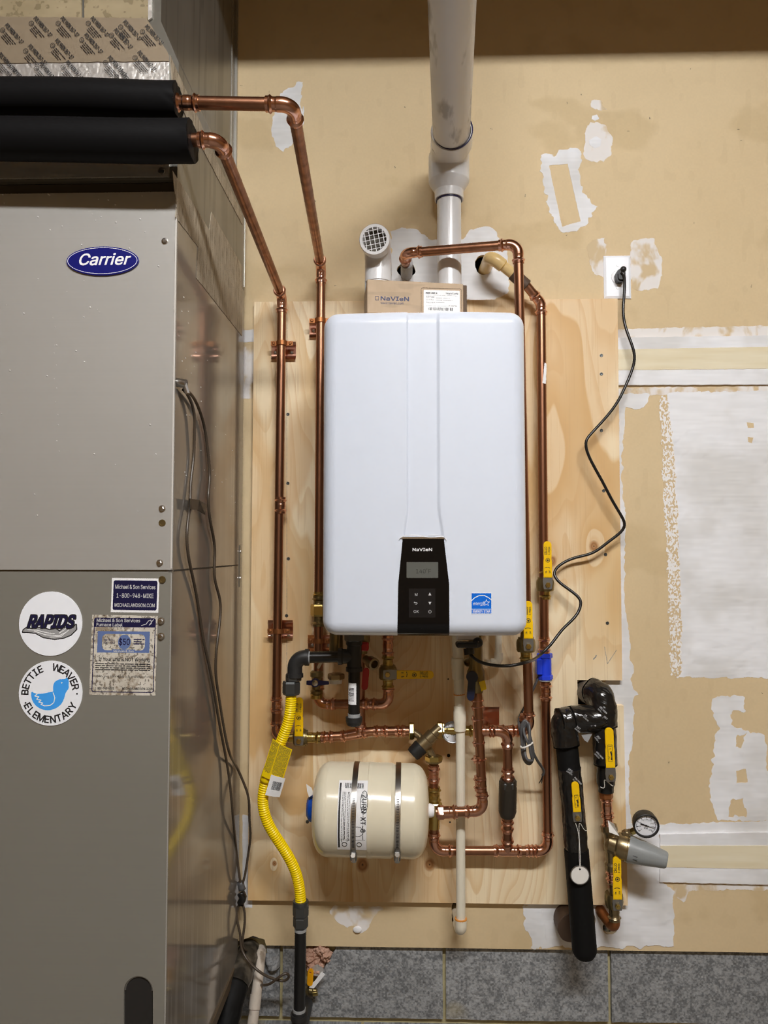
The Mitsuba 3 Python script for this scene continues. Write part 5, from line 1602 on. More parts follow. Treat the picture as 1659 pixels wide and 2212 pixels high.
TG = part(HS, 'warning_tag', thick(gv, gq), 'm_yellowtag', smooth=40, label='yellow warning tag wrapped round the hose')
pr_ = []
rt = random.Random(2)
for a in np.linspace(.04, .93, 22):
    b = .98
    if .36 < a < .41:
        continue
    while b > .42:
        l_ = rt.uniform(.02, .12)
        b2 = max(.40, b - l_)
        p0, p1 = tagpt(a, b), tagpt(a, b2)
        w_ = tx * .00045
        o_ = NOUT * .0006
        pr_.append(thick(A([p0 - w_ + o_, p0 + w_ + o_, p1 + w_ + o_, p1 - w_ + o_]), A([[0, 1, 2, 3]]), .0002))
        b = b2 - rt.uniform(.006, .02)
part(TG, 'fine_print', cat(*pr_), 'm_rust', smooth=False)
gv2 = A([tagpt(a, b) + NOUT * .0012 for b in np.linspace(.0, .40, 8) for a in np.linspace(.42, 1.08, 10)])
gi = np.arange(80).reshape(8, 10)
gq2 = np.stack([gi[:-1, :-1], gi[:-1, 1:], gi[1:, 1:], gi[1:, :-1]], -1).reshape(-1, 4)
TW = part(HS, 'barcode_tag', thick(gv2, gq2), 'm_paper', smooth=40, label='white barcode end of the tag')
bb = []
rt = random.Random(9)
a = .60
while a < 1.0:
    w_ = rt.choice([.006, .010, .016])
    p = [tagpt(a, .30) + NOUT * .0019, tagpt(a + w_, .30) + NOUT * .0019, tagpt(a + w_, .13) + NOUT * .0019, tagpt(a, .13) + NOUT * .0019]
    bb.append(thick(A(p), A([[0, 1, 2, 3]]), .0002))
    a += w_ + rt.choice([.008, .014])
part(TW, 'bars', cat(*bb), 'm_ink', smooth=False)

GB = thing('gas_pipe', 'black iron gas riser rising from below to the yellow hose', 'gas pipe')
dq = .135
g0 = at(649.5, 1962, dq)
xq = g0[0]
zz_ = lambda v: at(649, v, dq)[2]
part(GB, 'union_nut', cat(hexnut([xq, -dq, zz_(1966)], ZF, .030, .0190), hexnut([xq, -dq, zz_(1991)], ZF, .026, .0180)), 'm_gun', smooth=False, label='dark grey hex union')
part(GB, 'union_rim', lathe([xq, -dq, zz_(1956)], ZF, [(0, .011), (0, .0182), (.006, .0190), (.011, .0182), (.011, .0125)], 28), 'm_gun')
part(GB, 'pipe', cyl([xq, -dq, zz_(2010)], [xq - .002, -dq, zz_(2185)], rg, 28), 'm_iron')
part(GB, 'pipe_dope', cyl([xq, -dq, zz_(2011)], [xq, -dq, zz_(2005)], rg * 1.05, 24), 'm_dope')
part(GB, 'pipe_dope', cyl([xq - .002, -dq, zz_(2178)], [xq - .002, -dq, zz_(2186)], rg * 1.1, 24), 'm_dope')
part(GB, 'elbow', cat(sweep(fillet([[xq - .002, -dq, zz_(2184)], [xq - .002, -dq, zz_(2235)], [xq - .002, -.012, zz_(2235)]], .028, 12), rg * 1.27, 28), lathe([xq - .002, -dq, zz_(2200)], ZF, [(0, rg * 1.2), (0, rg * 1.5), (.012, rg * 1.5), (.012, rg)], 28)), 'm_ironsoft')
part(GB, 'sticker', wrap([xq, -dq, 0], rg, -1.5, -1.0, zz_(2118), zz_(2068)), 'm_paper', smooth=40)
part(GB, 'sticker_edge', wrap([xq, -dq, 0], rg, -1.5, -.98, zz_(2123), zz_(2118)), 'm_bluecap', smooth=40)

# ------------------------------------------------------------------ expansion tank
ET = thing('expansion_tank', 'cream expansion tank lying on its side under the heater, held by two steel straps', 'tank')
dt = .135
tc0, tc1 = at(676, 1745, dt), at(927, 1751, dt)
tax = unit(tc1 - tc0)
tl_ = np.linalg.norm(tc1 - tc0)
RT = .1065
ss = np.linspace(0, math.pi / 2, 14)
hd_ = .062
prof = [(0, .0001), (.0008, .030)] + [(hd_ * (1 - math.cos(a)) * .62 + .003, .030 + (RT - .030) * math.sin(a) ** .62) for a in ss[2:]]
x_end = prof[-1][0]
mid = tl_ * .515
prof += [(mid - .010, RT), (mid - .0085, RT + .0012), (mid - .002, RT + .0012), (mid + .0, RT + .0002), (mid + .045, RT), (mid + .052, RT - .004), (mid + .058, RT - .0045), (mid + .066, RT - .0005), (mid + .070, RT)]
rr_ = [(tl_ - t_, r_) for t_, r_ in [(hd_ * (1 - math.cos(a)) * .62 + .003, .030 + (RT - .030) * math.sin(a) ** .62) for a in ss[2:]]][::-1]
prof += rr_ + [(tl_ - .0008, .030), (tl_, .0001)]
part(ET, 'tank_shell', lathe(tc0, tax, prof, 72), 'm_tank', smooth=28)
part(ET, 'blue_cap', lathe(tc0 + tax * .004, -tax, [(0, .033), (.004, .033), (.012, .030), (.018, .020), (.0185, .0001)], 32), 'm_bluecap', label='blue end cap')
part(ET, 'paper_flap', prism(ragged([(0, 0), (.012, .006), (.006, .022), (-.006, .030), (-.004, .012)], .001, 7), .0006, tc0 + A([-.006, -.03, .035])), 'm_tagwhite', smooth=False)
part(ET, 'teflon_wrap', lathe(tc1 - tax * .004, tax, [(0, .012), (.002, .0165), (.009, .0155), (.016, .013)], 20), 'm_teflon', label='white sealing tape')


def on_tank(t_, a, lift=0.0, R=RT):
    """Position on the tank at distance t_ along the axis, angle a up from the room direction."""
    up = unit(ZF - tax * (tax @ ZF))
    fr_ = np.cross(up, tax)
    fr_ = fr_ if fr_[1] < 0 else -fr_
    return tc0 + tax * t_ + (fr_ * math.cos(a) + up * math.sin(a)) * (R + lift)


def tank_sheet(t0, t1, a0, a1, lift, n=24, th=.0004):
    v = A([on_tank(t_, a, lift) for a in np.linspace(a0, a1, n) for t_ in (t0, t1)])
    i = np.arange(2 * n).reshape(n, 2)
    q = np.stack([i[:-1, 0], i[:-1, 1], i[1:, 1], i[1:, 0]], -1)
    return thick(v, q, th)


def tt_(u):
    return (u - 676) / 251.0 * tl_


tL = part(ET, 'rating_label', tank_sheet(tt_(737), tt_(800.5), -.62, .93, .0004, 30), 'm_paper', smooth=40, label='white rating label')
pp = [tank_sheet(tt_(739), tt_(742.5), -.54, .86, .0009, 20, .0002)]
rt = random.Random(4)
for tu in (746, 749, 752, 757, 760, 789):
    a = .66
    while a > -.30:
        a2 = a - rt.uniform(.02, .10)
        pp.append(tank_sheet(tt_(tu), tt_(tu + 1.1), a2, a, .0009, 3, .0002))
        a = a2 - .015
x_ = 750.0
while x_ < 790:
    w_ = rt.choice([.5, .9, 1.4])
    pp.append(tank_sheet(tt_(x_), tt_(x_ + w_), .74, .86, .0009, 4, .0002))
    x_ += w_ + rt.choice([.7, 1.2])
pp.append(tank_sheet(tt_(741), tt_(794), -.335, -.33, .0009, 3, .0002))


def bend_text(s_, h, a_start, u0, width=None, bold=True):
    m = meshkit.text_mesh(s_, h, .0003, bold)
    m = m.subdivide_to_size(.004)
    v = m.vertices.copy()
    if width:
        v[:, 0] *= width / v[:, 0].max()
    P = A([on_tank(tt_(u0) + y, a_start - x / RT, .0008 + z) for x, y, z in v])
    return trimesh.Trimesh(P, m.faces, process=False)


pp += [bend_text('ZURN', .0105, .62, 786, .040), bend_text('XT-8', .0105, .17, 785, .034)]
for a_, b_2 in (((.655, .635), 0), ((.115 + .085, .195), 0)):
    pass
oc_ = [on_tank(tt_(779) + .0125 * math.cos(q), -.14 + .105 * math.sin(q), .0009) for q in np.linspace(0, 2 * math.pi, 40)]
pp.append(sweep(oc_, .0005, 5))
for uu in (752, 782):
    pp.append(sweep([on_tank(tt_(uu) + .0055 * math.cos(q), -.45 + .055 * math.sin(q), .0009) for q in np.linspace(0, 2 * math.pi, 24)], .0006, 5))
zo = [on_tank(tt_(791) + .0080 * math.cos(q), .46 + .23 * math.sin(q), .0008) for q in np.linspace(0, 2 * math.pi, 40)]
pp.append(sweep(zo, .0007, 5))
part(tL, 'printing', cat(*pp), 'm_ink', smooth=False)
for u_, name_ in ((769.5, 'left'), (860, 'right')):
    t0_, hw_ = tt_(u_), .0062
    st_ = thing('steel_strap', 'steel worm-drive strap round the cream tank, ' + ('over the white label' if name_ == 'left' else 'near the copper fittings'), 'strap', 'steel straps on the cream tank')
    n = 64
    up = unit(ZF - tax * (tax @ ZF))
    ring = A([on_tank(t0_ + s_ * hw_, a, .0016) for a in np.linspace(-math.pi, math.pi, n, endpoint=False) for s_ in (-1, 1)])
    i = np.arange(2 * n).reshape(n, 2)
    q = np.stack([i[:, 0], i[:, 1], np.roll(i[:, 1], -1), np.roll(i[:, 0], -1)], -1)
    f = np.vstack([q[:, [0, 1, 2]], q[:, [0, 2, 3]]])
    inner = A([on_tank(t0_ + s_ * hw_, a, .0004) for a in np.linspace(-math.pi, math.pi, n, endpoint=False) for s_ in (-1, 1)])
    e1_ = np.stack([i[:, 0], np.roll(i[:, 0], -1), np.roll(i[:, 0], -1) + 2 * n, i[:, 0] + 2 * n], -1)
    e2_ = np.stack([np.roll(i[:, 1], -1), i[:, 1], i[:, 1] + 2 * n, np.roll(i[:, 1], -1) + 2 * n], -1)
    f = np.vstack([f, e1_[:, [0, 1, 2]], e1_[:, [0, 2, 3]], e2_[:, [0, 1, 2]], e2_[:, [0, 2, 3]]])
    part(st_, 'band', trimesh.Trimesh(np.vstack([ring, inner]), f, process=False), 'm_steel', smooth=40)
    sl_ = [tank_sheet(t0_ - .0030, t0_ + .0030, a - .0065, a + .0065, .0019, 2, .0003) for a in np.linspace(-.52, .52, 34)]
    part(st_, 'slots', cat(*sl_), 'm_ink', smooth=False, kind='stuff')
    a_ = -.80 if name_ == 'left' else -.74
    p = on_tank(t0_, a_, .004)
    dn = unit(on_tank(t0_, a_ - .05, .004) - p)
    outv = unit(p - (tc0 + tax * t0_))
    part(st_, 'screw_housing', place(prism(rrect(-.0075, -.014, .0075, .012, .004), .007, [0, 0, 0], XF, ZF), [0, 0, 0], XF, A([0, 1.0, 0])) if False else prism(rrect(-.0075, -.016, .0075, .010, .004), .008, p - outv * .003, tax, np.cross(outv, tax)), 'm_steeldull')
    part(st_, 'worm_screw', cat(hexnut(p - dn * .012 + outv * .006, dn, .008, .0062), cyl(p - dn * .008 + outv * .006, p + dn * .012 + outv * .006, .0042, 12)), 'm_steel', smooth=False)
    part(st_, 'strap_tail', prism(sg.LineString([(0, 0), (0, .016)]).buffer(.0058).difference(sg.LineString([(0, .003), (0, .012)]).buffer(.0030)), .0014, p + dn * .026 + outv * .002, tax, np.cross(outv, tax)), 'm_steel')

# ------------------------------------------------------------------ wrapped pipes on the right
IR = thing('insulated_pipe', 'black taped and foam covered pipe loop coming out of the wall at the board\'s notch', 'insulated pipe')


def lump(path, r, seed, amp=.06, n=36, step=.006):
    p = resample(path, step)
    rr = r * (1 + 2 * amp * (meshkit.fbm(np.stack([p[:, 0] * 22, p[:, 1] * 22, p[:, 2] * 22 + seed], -1), 3, seed) - .5))
    m = sweep(p, rr, n)
    v = A(m.vertices)
    c = meshkit.fbm(v * 45 + seed, 3, seed)[:, None] - .5
    ctr = p[np.argmin(((v[:, None] - p[None]) ** 2).sum(-1), 1)]
    dirv = v - ctr
    L = np.linalg.norm(dirv, axis=1, keepdims=True)
    m.vertices = v + dirv / np.maximum(L, 1e-6) * c * r * amp * 3 * (L > 1e-4)
    return m


wz = at(1266, 1500, 0)
J = at(1302, 1508, .085)
part(IR, 'wall_stub', lump([A([at(1268, 1500, .02)[0], .04, at(1268, 1500, .02)[2]]), at(1280, 1498, .05), J], .029, 1, .03), 'm_wrapdusty', smooth=True, label='dusty dark foam stub')
part(IR, 'wrapped_elbow', lump(fillet([at(1280, 1494, .05), at(1304, 1502, .088), at(1303, 1568, .088)], .03), .0325, 2, .07), 'm_wrap', smooth=True)
part(IR, 'right_leg', lump([at(1303, 1540, .088), at(1306, 1600, .088), at(1308, 1652, .088)], .0285, 3, .04), 'm_wrap', smooth=True)
cx_ = at(1206, 1556, .10)
part(IR, 'crossover', lump(fillet([at(1303, 1552, .088), at(1240, 1554, .092), at(1207, 1560, .098)], .02), .0330, 4, .05), 'm_wrap', smooth=True)
part(IR, 'corner_wrap', lump(fillet([at(1236, 1553, .095), at(1216, 1556, .097), at(1224, 1612, .100)], .02), .0325, 5, .07), 'm_wrap', smooth=True)
part(IR, 'foam_sleeve', lump([at(1222, 1590, .100), at(1230, 1665, .103)], .0265, 6, .02), 'm_foam', smooth=True)
part(IR, 'left_leg_wrap', lump([at(1229, 1658, .103), at(1238, 1740, .105), at(1246, 1850, .107)], .0275, 7, .05), 'm_wrap', smooth=True)
lp_ = resample([at(1245, 1835, .107), at(1252, 1925, .108), at(1262, 2045, .11), at(1264, 2068, .11)], .006)
rr2 = np.full(len(lp_), .0290)
rr2[-3:] = [.0275, .0245, .020]
part(IR, 'foam_sleeve', sweep(lp_, rr2, 36), 'm_foam', smooth=40, label='plain black foam tube end')
part(IR, 'torn_end', ball(at(1271, 2066, .10), .006, 2, (1, 1, .6)) if False else ball([0, 0, 0], .006, 1).apply_translation(at(1272, 2066, .118)), 'm_paper')
part(IR, 'loose_tape', prism(ragged([(-.014, 0), (.016, .002), (.004, -.020), (-.004, -.016)], .002, 3), .0007, at(1266, 1585, .10)), 'm_graypress', smooth=False)
# white print on the black tape
wt = []
for u, v, s_, a_ in [(1303, 1548, '257', -.8), (1294, 1528, 'POLYKEN', -.75), (1270, 1556, 'POLYKEN', -.7), (1288, 1590, '257', -.9), (1226, 1662, '257', -.6), (1240, 1680, 'POLYKEN', -.8), (1287, 1625, 'POLYKEN', -.8), (1244, 1570, '257', -.7), (1262, 1545, 'UL', -.7)]:
    d_ = .136 if v < 1640 and u > 1235 else .134
    d_ = {1303: .121, 1294: .121, 1288: .118, 1287: .1175, 1226: .1325, 1240: .134, 1270: .1225, 1244: .1275, 1262: .124}[u]
    X = unit([math.cos(a_), 0, math.sin(a_)])
    Y = unit([-math.sin(a_), 0, math.cos(a_)])
    wt.append(text(s_, .0042 if s_ != 'POLYKEN' else .0036, at(u, v, d_), X, Y, .0006, True))
    wt.append(prism(lines(0, -.006, .016, -.002, 2, u, .35), .0006, at(u, v, d_), X, Y))
part(IR, 'tape_print', cat(*wt), 'm_inkpale', smooth=False)
# valve on the left leg
t = thing('ball_valve', 'small yellow lever valve on the slanting black wrapped pipe, with a white tag', 'valve', 'yellow handled ball valves')
pv = at(1247, 1766, .140)
part(t, 'stem', cyl(pv - NOUT * .03, pv, .009, 16), 'm_gun')
lever(t, pv, unit([-.06, 0, 1]), .070, .0185, .014, 'other')
t2 = thing('hang_tag', 'round white metal-rimmed tag hanging on a string from the small yellow valve', 'tag')
tg_ = at(1252.5, 1890, .145)
part(t2, 'disc', lathe(tg_, NOUT, [(0, .0205), (.0012, .0205), (.0012, .0001)], 36), 'm_tagwhite')
part(t2, 'rim', lathe(tg_, NOUT, [(0, .0205), (0, .0225), (.002, .0220), (.002, .0205)], 36, False), 'm_steeldull')
part(t2, 'eyelet', lathe(tg_ + A([0, -.0012, .0135]), NOUT, [(0, .0022), (.0006, .0020), (.0006, .0001)], 12), 'm_ink')
part(t2, 'string', cat(sweep(spline([at(1252.5, 1873, .147), at(1251, 1830, .148), at(1250, 1805, .149), at(1243, 1778, .149)], .004), .0008, 6), sweep(spline([at(1252.5, 1873, .148), at(1252, 1820, .149), at(1252, 1778, .149), at(1258, 1786, .145), at(1267, 1794, .138)], .004), .0008, 6)), 'm_tagwhite', smooth=True)
t = thing('ball_valve', 'yellow lever valve hanging from the black wrapped elbow at the board\'s notch', 'valve', 'yellow handled ball valves')
bv = at(1308, 1680, .085)
part(t, 'valve_body', lathe(at(1308, 1655, .086), at(1309, 1708, .082) - at(1308, 1655, .086), [(0, .014), (0, .020), (.01, .0205), (.02, .022), (.042, .022), (.05, .0185), (.062, .0185), (.062, .012)], 26), 'm_iron')
pv = at(1319, 1678, .128)
part(t, 'stem', cyl(pv - NOUT * .03, pv, .009, 16), 'm_gun')
lever(t, pv, unit([-.025, 0, 1]), .094, .0215, .022, 'other')
part(t, 'wire_seal', sweep(spline([at(1297, 1700, .105), at(1306, 1698, .112), at(1306, 1685, .115), at(1314, 1690, .12), at(1324, 1697, .11)], .003), .0012, 6), 'm_tagwhite', smooth=True)

P8 = thing('copper_pipe', 'short copper coupling stack between the black wrapped valve and the pressure reducer', 'copper pipe', 'copper water pipes')
n0, n1 = at(1309, 1708, .08), at(1314, 1790, .08)
part(P8, 'pipe', cyl(n0, n1, .0118), 'm_copper')
part(P8, 'adapter', hexnut(n0 + unit(n1 - n0) * .010, n1 - n0, .018, .0165), 'm_strap', smooth=False)
coupling(P8, n0 + (n1 - n0) * .42, n1 - n0, .046)
coupling(P8, n0 + (n1 - n0) * .80, n1 - n0, .036)

t = thing('pressure_reducer', 'brass pressure reducing valve with a grey plastic cone pointing right', 'valve')
c0 = at(1322, 1822, .085)
up_in, dn_out = at(1314, 1786, .08), at(1324, 1868, .08)
part(t, 'inlet', cat(lathe(up_in + ZF * .004, c0 - up_in, [(0, .012), (0, .0195), (.012, .0205), (.02, .016), (.05, .019)], 26)), 'm_bronze')
part(t, 'outlet', lathe(dn_out + A([0, 0, -.010]), c0 - dn_out, [(0, .012), (0, .0195), (.014, .0200), (.02, .016), (.032, .0165), (.06, .02)], 26), 'm_bronze')
cd = unit(at(1424, 1853, .12) - at(1330, 1824, .09))
part(t, 'valve_body', lathe(c0 - cd * .018, cd, [(0, .001), (.002, .016), (.010, .024), (.026, .026), (.030, .030), (.040, .0325), (.052, .0325), (.053, .0318), (.057, .0318), (.057, .02)], 36), 'm_bronze')
part(t, 'grey_cone', lathe(c0 + cd * .038, cd, [(0, .020), (0, .0322), (.004, .0322), (.028, .0285), (.030, .0288), (.046, .0262), (.048, .0258), (.085, .0195), (.089, .0165), (.089, .0001)], 40), 'm_grayplastic', label='grey plastic bonnet')
part(t, 'arms', cat(*[sweep([c0 + cd * .039 + A(o_), c0 + cd * .050 + A(o_)], .0008, 6) for o_ in ([0, -.032, -.004], [0, -.031, -.012])]), 'm_ink')
gq_ = at(1363, 1797, .10)
ax0 = at(1336, 1808, .09)
part(t, 'gauge_arm', lathe(ax0, gq_ - ax0, [(0, .0065), (.012, .0065), (.014, .0105), (.024, .0110), (.028, .0085), (np.linalg.norm(gq_ - ax0), .0085)], 22), 'm_bronze')
part(t, 'paper_tag', thick(A([at(1313, 1772, .115), at(1326, 1780, .128), at(1338, 1806, .120), at(1316, 1798, .122), at(1326, 1770 + 26, .130), at(1338, 1806, .121)])[[0, 1, 2, 3]], A([[0, 1, 2, 3]]), .0006), 'm_tagwhite', smooth=False)
gc = at(1396, 1784, .122)
gauge('round pressure gauge with a thick black rim beside the grey cone', gc, unit([-.10, -1, -.18]), .0300, needle=-.30, depth=.026)
part('pressure_gauge_001', 'stem', cat(hexnut(gq_ + (gc - gq_) * .18, gc - gq_, .012, .0085), cyl(gq_, gc + A([0, .024, 0]), .006, 14)), 'm_brass', smooth=False)
P9 = thing('copper_pipe', 'short copper pipe below the pressure reducer', 'copper pipe', 'copper water pipes')
n0, n1 = at(1322, 1872, .08), at(1324, 1924, .078)
part(P9, 'pipe', cyl(n0, n1, .0115), 'm_copper')
coupling(P9, n0 + (n1 - n0) * .40, n1 - n0, .030)
ball_valve('lowest yellow handled ball valve, right of the hanging black foam tube', at(1326, 1944, .078), unit(at(1328, 1990, .076) - at(1325, 1900, .078)), ZF, .098, body='m_brassdull', ends='m_bronze', grip=.100, gap=.016, off=.030)
P10 = thing('copper_pipe', 'copper elbow stub entering the wall under the lowest ball valve', 'copper pipe', 'copper water pipes')
n0 = at(1328, 1982, .076)
n1 = at(1328, 2008, .076)
part(P10, 'elbow', sweep(fillet([n0, n1, A([n1[0] - .016, -.020, n1[2] + .012]), A([n1[0] - .016, .03, n1[2] + .012])], .016, 10), .0128, 24), 'm_strap')
t = thing('pipe_stub', 'dark rounded pipe stub behind the hanging black foam tube', 'pipe fitting')
q = at(1233, 1998, .03)
part(t, 'stub', lump([A([q[0], .04, q[2] + .01]), A([q[0], -.03, q[2]]), A([q[0] + .002, -.042, q[2] - .002])], .038, 9, .03), 'm_brownfoam', smooth=True)

# ------------------------------------------------------------------ outlet, plug and cord
t = thing('wall_outlet', 'white single wall outlet plate at the board\'s upper right corner', 'outlet')
oa, ob2 = at(1305, 645, .004), at(1362, 552, .004)
cxo, czo = (oa[0] + ob2[0]) / 2, (oa[2] + ob2[2]) / 2
hw_, hh_ = (ob2[0] - oa[0]) / 2, (ob2[2] - oa[2]) / 2
pl = []
for e, d_ in ((0, .0), (0, .003), (.006, .0065)):
    pl += [[cxo + sx * (hw_ - e), -d_ - .0003, czo + sz * (hh_ - e)] for sx, sz in ((-1, -1), (1, -1), (1, 1), (-1, 1))]
part(t, 'plate', trimesh.convex.convex_hull(A(pl)), 'm_plate', smooth=False)
rc = at(1335, 599, .0066)
part(t, 'receptacle', lathe(rc, NOUT, [(0, .0172), (.0015, .0168), (.0015, .0001)], 32), 'm_white')
part(t, 'receptacle_gap', lathe(rc, NOUT, [(-.0005, .0172), (.0002, .0182), (.0002, .0170)], 32, False), 'm_inkgray')
for v in (573.5, 622.5):
    part(t, 'screw', lathe(at(1334, v, .0068), NOUT, [(0, .0033), (.0012, .0026), (.0012, .0001)], 12), 'm_steel', smooth=False)
C = thing('power_cord', 'black power cord winding from the wall outlet down to the heater\'s bottom', 'power cord')
pg = sg.Polygon([(-.010, -.012), (-.006, -.017), (.004, -.0175), (.010, -.012), (.0115, .004), (.008, .014), (.001, .016), (-.006, .012), (-.0115, .002)]).buffer(.001)
part(C, 'plug', cat(prism(pg, .018, rc + A([.002, -.0012, 0])), prism(pg.buffer(-.004), .024, rc + A([.002, -.0012, 0])), ball([0, 0, 0], .008).apply_translation(rc + A([.007, -.024, .012]))), 'm_blackrubber', smooth=30)
cd_ = [(1342, 588, .034), (1347, 592, .036), (1349, 606, .034), (1348, 640, .032), (1346, 670, .034), (1351, 705, .04), (1363, 740, .045), (1370, 765, .046), (1368, 790, .044), (1352, 832, .046), (1334, 868, .052), (1306, 905, .060), (1276, 938, .066), (1266, 955, .068), (1272, 985, .068), (1300, 1038, .066), (1322, 1080, .064), (1344, 1118, .060), (1349, 1134, .058), (1342, 1148, .056), (1315, 1170, .052), (1280, 1194, .048), (1245, 1204, .044), (1215, 1217, .044), (1198, 1236, .052), (1205, 1254, .060), (1230, 1274, .068), (1252, 1294, .076), (1254, 1308, .080), (1244, 1330, .086), (1215, 1360, .098), (1190, 1392, .110), (1165, 1416, .124), (1138, 1430, .212), (1100, 1438, .23), (1060, 1436, .225), (1030, 1426, .215), (1014, 1410, .205), (1010, 1398, .20)]
part(C, 'wire', sweep(spline([at(*p) for p in cd_], .004), .0036, 12), 'm_cord', smooth=True)
part(C, 'connector', cat(cbox(at(986, 1400, .23), at(1030, 1385, .19), .003), cyl(at(1012, 1400, .205), at(1014, 1414, .207), .012, 16), ball([0, 0, 0], .012).apply_translation(at(1032, 1388, .2))), 'm_blackrubber', smooth=30)

# ------------------------------------------------------------------ brown cables on the furnace side
CL = thing('cable', 'two thin brown cables hanging down the side of the furnace from a clamp', 'cable')
def sd(u, v, off=.006):
    q = atx(u, v, FX + off)
    return q


q0 = atx(391, 832, FX + .008)
part(CL, 'clamp', cat(cyl(q0 + A([-.012, 0, .006]), q0 + A([.010, -.002, .002]), .008, 14), cyl(q0 + A([.006, 0, .004]), q0 + A([.012, 0, -.016]), .0045, 10)), 'm_steel')
wA = [(396, 842), (412, 866), (420, 900), (420, 940), (418, 990), (412, 1045), (410, 1090), (404, 1150), (407, 1200), (416, 1245), (425, 1290), (433, 1340), (440, 1385), (450, 1430), (462, 1490), (470, 1540)]
wB = [(398, 842), (420, 862), (434, 895), (443, 930), (449, 975), (453, 1030), (450, 1070), (452, 1110), (459, 1150), (464, 1190), (463, 1240), (470, 1275), (476, 1305), (474, 1350), (468, 1400), (466, 1450), (472, 1500)]
pa = [sd(u, v, .007 + .002 * math.sin(i)) for i, (u, v) in enumerate(wA)] + [sd(481, 1600, .008), sd(495, 1680, .010), sd(503, 1760, .012), at(511, 1840, .06), at(517, 1890, .055), at(520, 1912, .05)]
pb_ = [sd(u, v, .009 + .002 * math.cos(i)) for i, (u, v) in enumerate(wB)] + [sd(487, 1590, .012), sd(497, 1630, .016), at(513, 1660, .09), at(526, 1690, .075), at(537, 1725, .07), at(539, 1770, .065), at(541, 1805, .06), at(537, 1840, .055), at(530, 1885, .055), at(522, 1912, .05)]
for p in (pa, pb_):
    part(CL, 'strand', sweep(spline(p, .005), .0030, 10), 'm_brownwire', smooth=True)
part(CL, 'knot', lump([at(519, 1905, .05), at(523, 1922, .05)], .008, 3, .2, 12), 'm_graywire', smooth=True)
part(CL, 'tape_wrap', lump([at(520, 1928, .05), at(526, 1940, .052), at(519, 1952, .05)], .010, 5, .15, 14), 'm_wrap', smooth=True)
part(CL, 'tape_flag', thick(A([sd(409, 1077, .012), sd(430, 1080, .012), sd(447, 1092, .014), sd(443, 1112, .016), sd(426, 1102, .012), sd(410, 1100, .012)])[[0, 1, 4, 5, 1, 2, 3, 4]], A([[0, 1, 2, 3], [4, 5, 6, 7]]), .0015), 'm_cord', smooth=False, label='black flag of electrical tape')
pe = [at(519, 1952, .05), at(512, 1985, .05), at(519, 2020, .055), at(521, 2045, .06), at(532, 2070, .07), at(552, 2092, .085), at(575, 2108, .085), at(600, 2117, .08), at(616, 2118, .08), at(624, 2108, .085), at(618, 2103, .088), at(604, 2110, .092), at(585, 2124, .085), at(570, 2128, .07), at(558, 2127, .04)]
part(CL, 'strand', sweep(spline(pe, .005), .0031, 10), 'm_brownwire', smooth=True)
pe = [at(523, 1950, .05), at(529, 1985, .05), at(526, 2015, .055), at(524, 2040, .055), at(535, 2055, .02), at(545, 2050, -.03)]
part(CL, 'strand', sweep(spline(pe, .005), .0030, 10), 'm_brownwire', smooth=True)

# ------------------------------------------------------------------ lower left corner
t = thing('drain_pipe', 'old stained white plastic pipe leaning out of the dark hole beside the furnace foot', 'plastic pipe')
part(t, 'pipe', sweep(resample([at(566, 2040, -.06), at(563, 2062, .01), at(556, 2130, .055), at(545, 2215, .085), at(538, 2262, .10), A([at(536, 2300, .11)[0], -.112, .2]), A([at(536, 2300, .11)[0] - .01, -.12, .001])], .008), .0128, 22), 'm_oldpvc')
part(t, 'coupling', cyl(at(553, 2148, .062), at(549.5, 2180, .074), .0140, 22), 'm_oldpvc')
t = thing('suction_pipe', 'grimy dark foam covered pipe running into the hole beside the furnace foot', 'insulated pipe')
part(t, 'foam_sleeve', lump([at(546, 2046, -.06), at(536, 2062, .0), at(518, 2110, .07), at(500, 2140, .10)], .030, 11, .05), 'm_sludge', smooth=True)
part(t, 'foam_sleeve', lump([at(509, 2128, .09), at(498, 2160, .12), at(478, 2240, .16), at(470, 2290, .18), A([at(464, 2330, .19)[0] - .012, -.20, .12]), A([at(464, 2330, .19)[0] - .02, -.205, .002])], .032, 12, .04), 'm_foam', smooth=True)
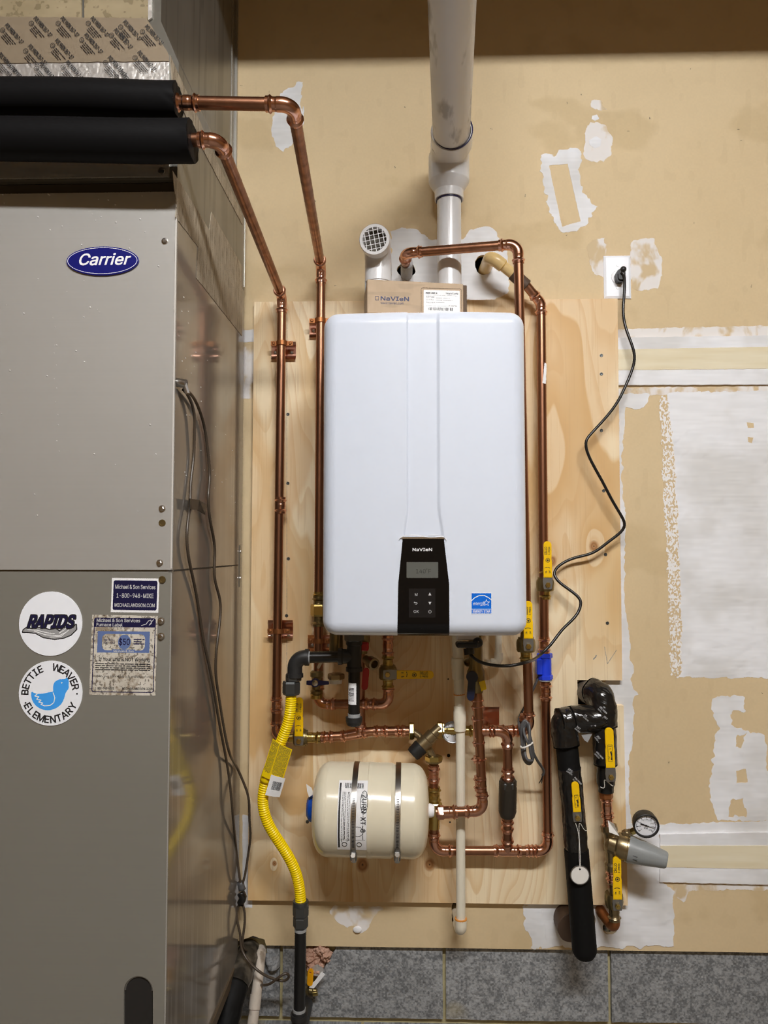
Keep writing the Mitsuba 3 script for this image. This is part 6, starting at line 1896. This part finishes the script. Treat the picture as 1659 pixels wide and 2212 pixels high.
part(t, 'liquid_line', sweep(spline([at(556, 2050, -.05), at(545, 2090, .05), at(528, 2140, .085), at(519, 2180, .11), at(512, 2240, .13), A([at(508, 2290, .14)[0], -.15, .15]), A([at(508, 2290, .14)[0], -.15, .002])], .006), .0055, 12), 'm_sludge', smooth=True)
t = thing('insulation_wad', 'pink fibreglass wad stuffed into the broken block hole behind the gas riser', 'insulation')
wo = []
rw = random.Random(6)
for k in range(26):
    u, v = rw.uniform(664, 712), rw.uniform(2044, 2104)
    if u + (v - 2044) * .55 > 716:
        continue
    c_ = at(u, v, -.014 + rw.uniform(-.012, .006))
    mw = trimesh.creation.icosphere(subdivisions=3, radius=rw.uniform(.009, .017))
    mw.vertices += (meshkit.fbm(A(mw.vertices) * 150 + k * 9, 4, k)[:, None] - .5) * A(mw.vertices) * 1.5
    mw.apply_translation(c_)
    wo.append(mw)
part(t, 'wool', cat(*wo), 'm_wool', smooth=True)
part(t, 'foil_scrap', prism(ragged([(-.012, -.012), (.014, -.014), (.018, .004), (.004, .014), (-.014, .008)], .004, 3, .002), .001, at(684, 2096, .001)), 'm_foil', smooth=False)
t = thing('hose_bib', 'small brass gas cock with an orange lever and white tag in the broken block hole', 'valve')
q = at(672, 2118, .01)
part(t, 'valve_body', cat(cyl(at(652, 2140, -.02), at(668, 2140, .01), .010, 16), lathe(at(668, 2140, .012), XF, [(0, .009), (.008, .009), (.010, .0062), (.018, .0062), (.0185, .0001)], 16)), 'm_brassdull')
part(t, 'cap', cyl(at(676, 2146, .014), at(686, 2144, .014), .0068, 16), 'm_brass')
part(t, 'lever', prism(sg.LineString([(0, 0), (.0015, .026)]).buffer(.0072).difference(circle(.001, .025, .0028)), .006, at(670, 2121, .014)), 'm_orange', label='orange lever')
part(t, 'white_tag', prism(sg.Polygon([(-.006, -.013), (.006, -.014), (.011, -.008), (.034, .020), (.026, .027), (.008, .004), (-.004, -.008)]), .0012, at(673, 2122, .018)), 'm_paper', smooth=False)
part(FND, 'block_rubble', lump([at(586, 2062, -.012), at(590, 2090, -.012)], .016, 31, .3, 20, .004), 'm_block', smooth=False)
part(FND, 'hole_dark', box([at(480, 2040, 0)[0], .09, ZB - .2], [at(760, 2040, 0)[0], .10, ZB + .03]), 'm_dark')
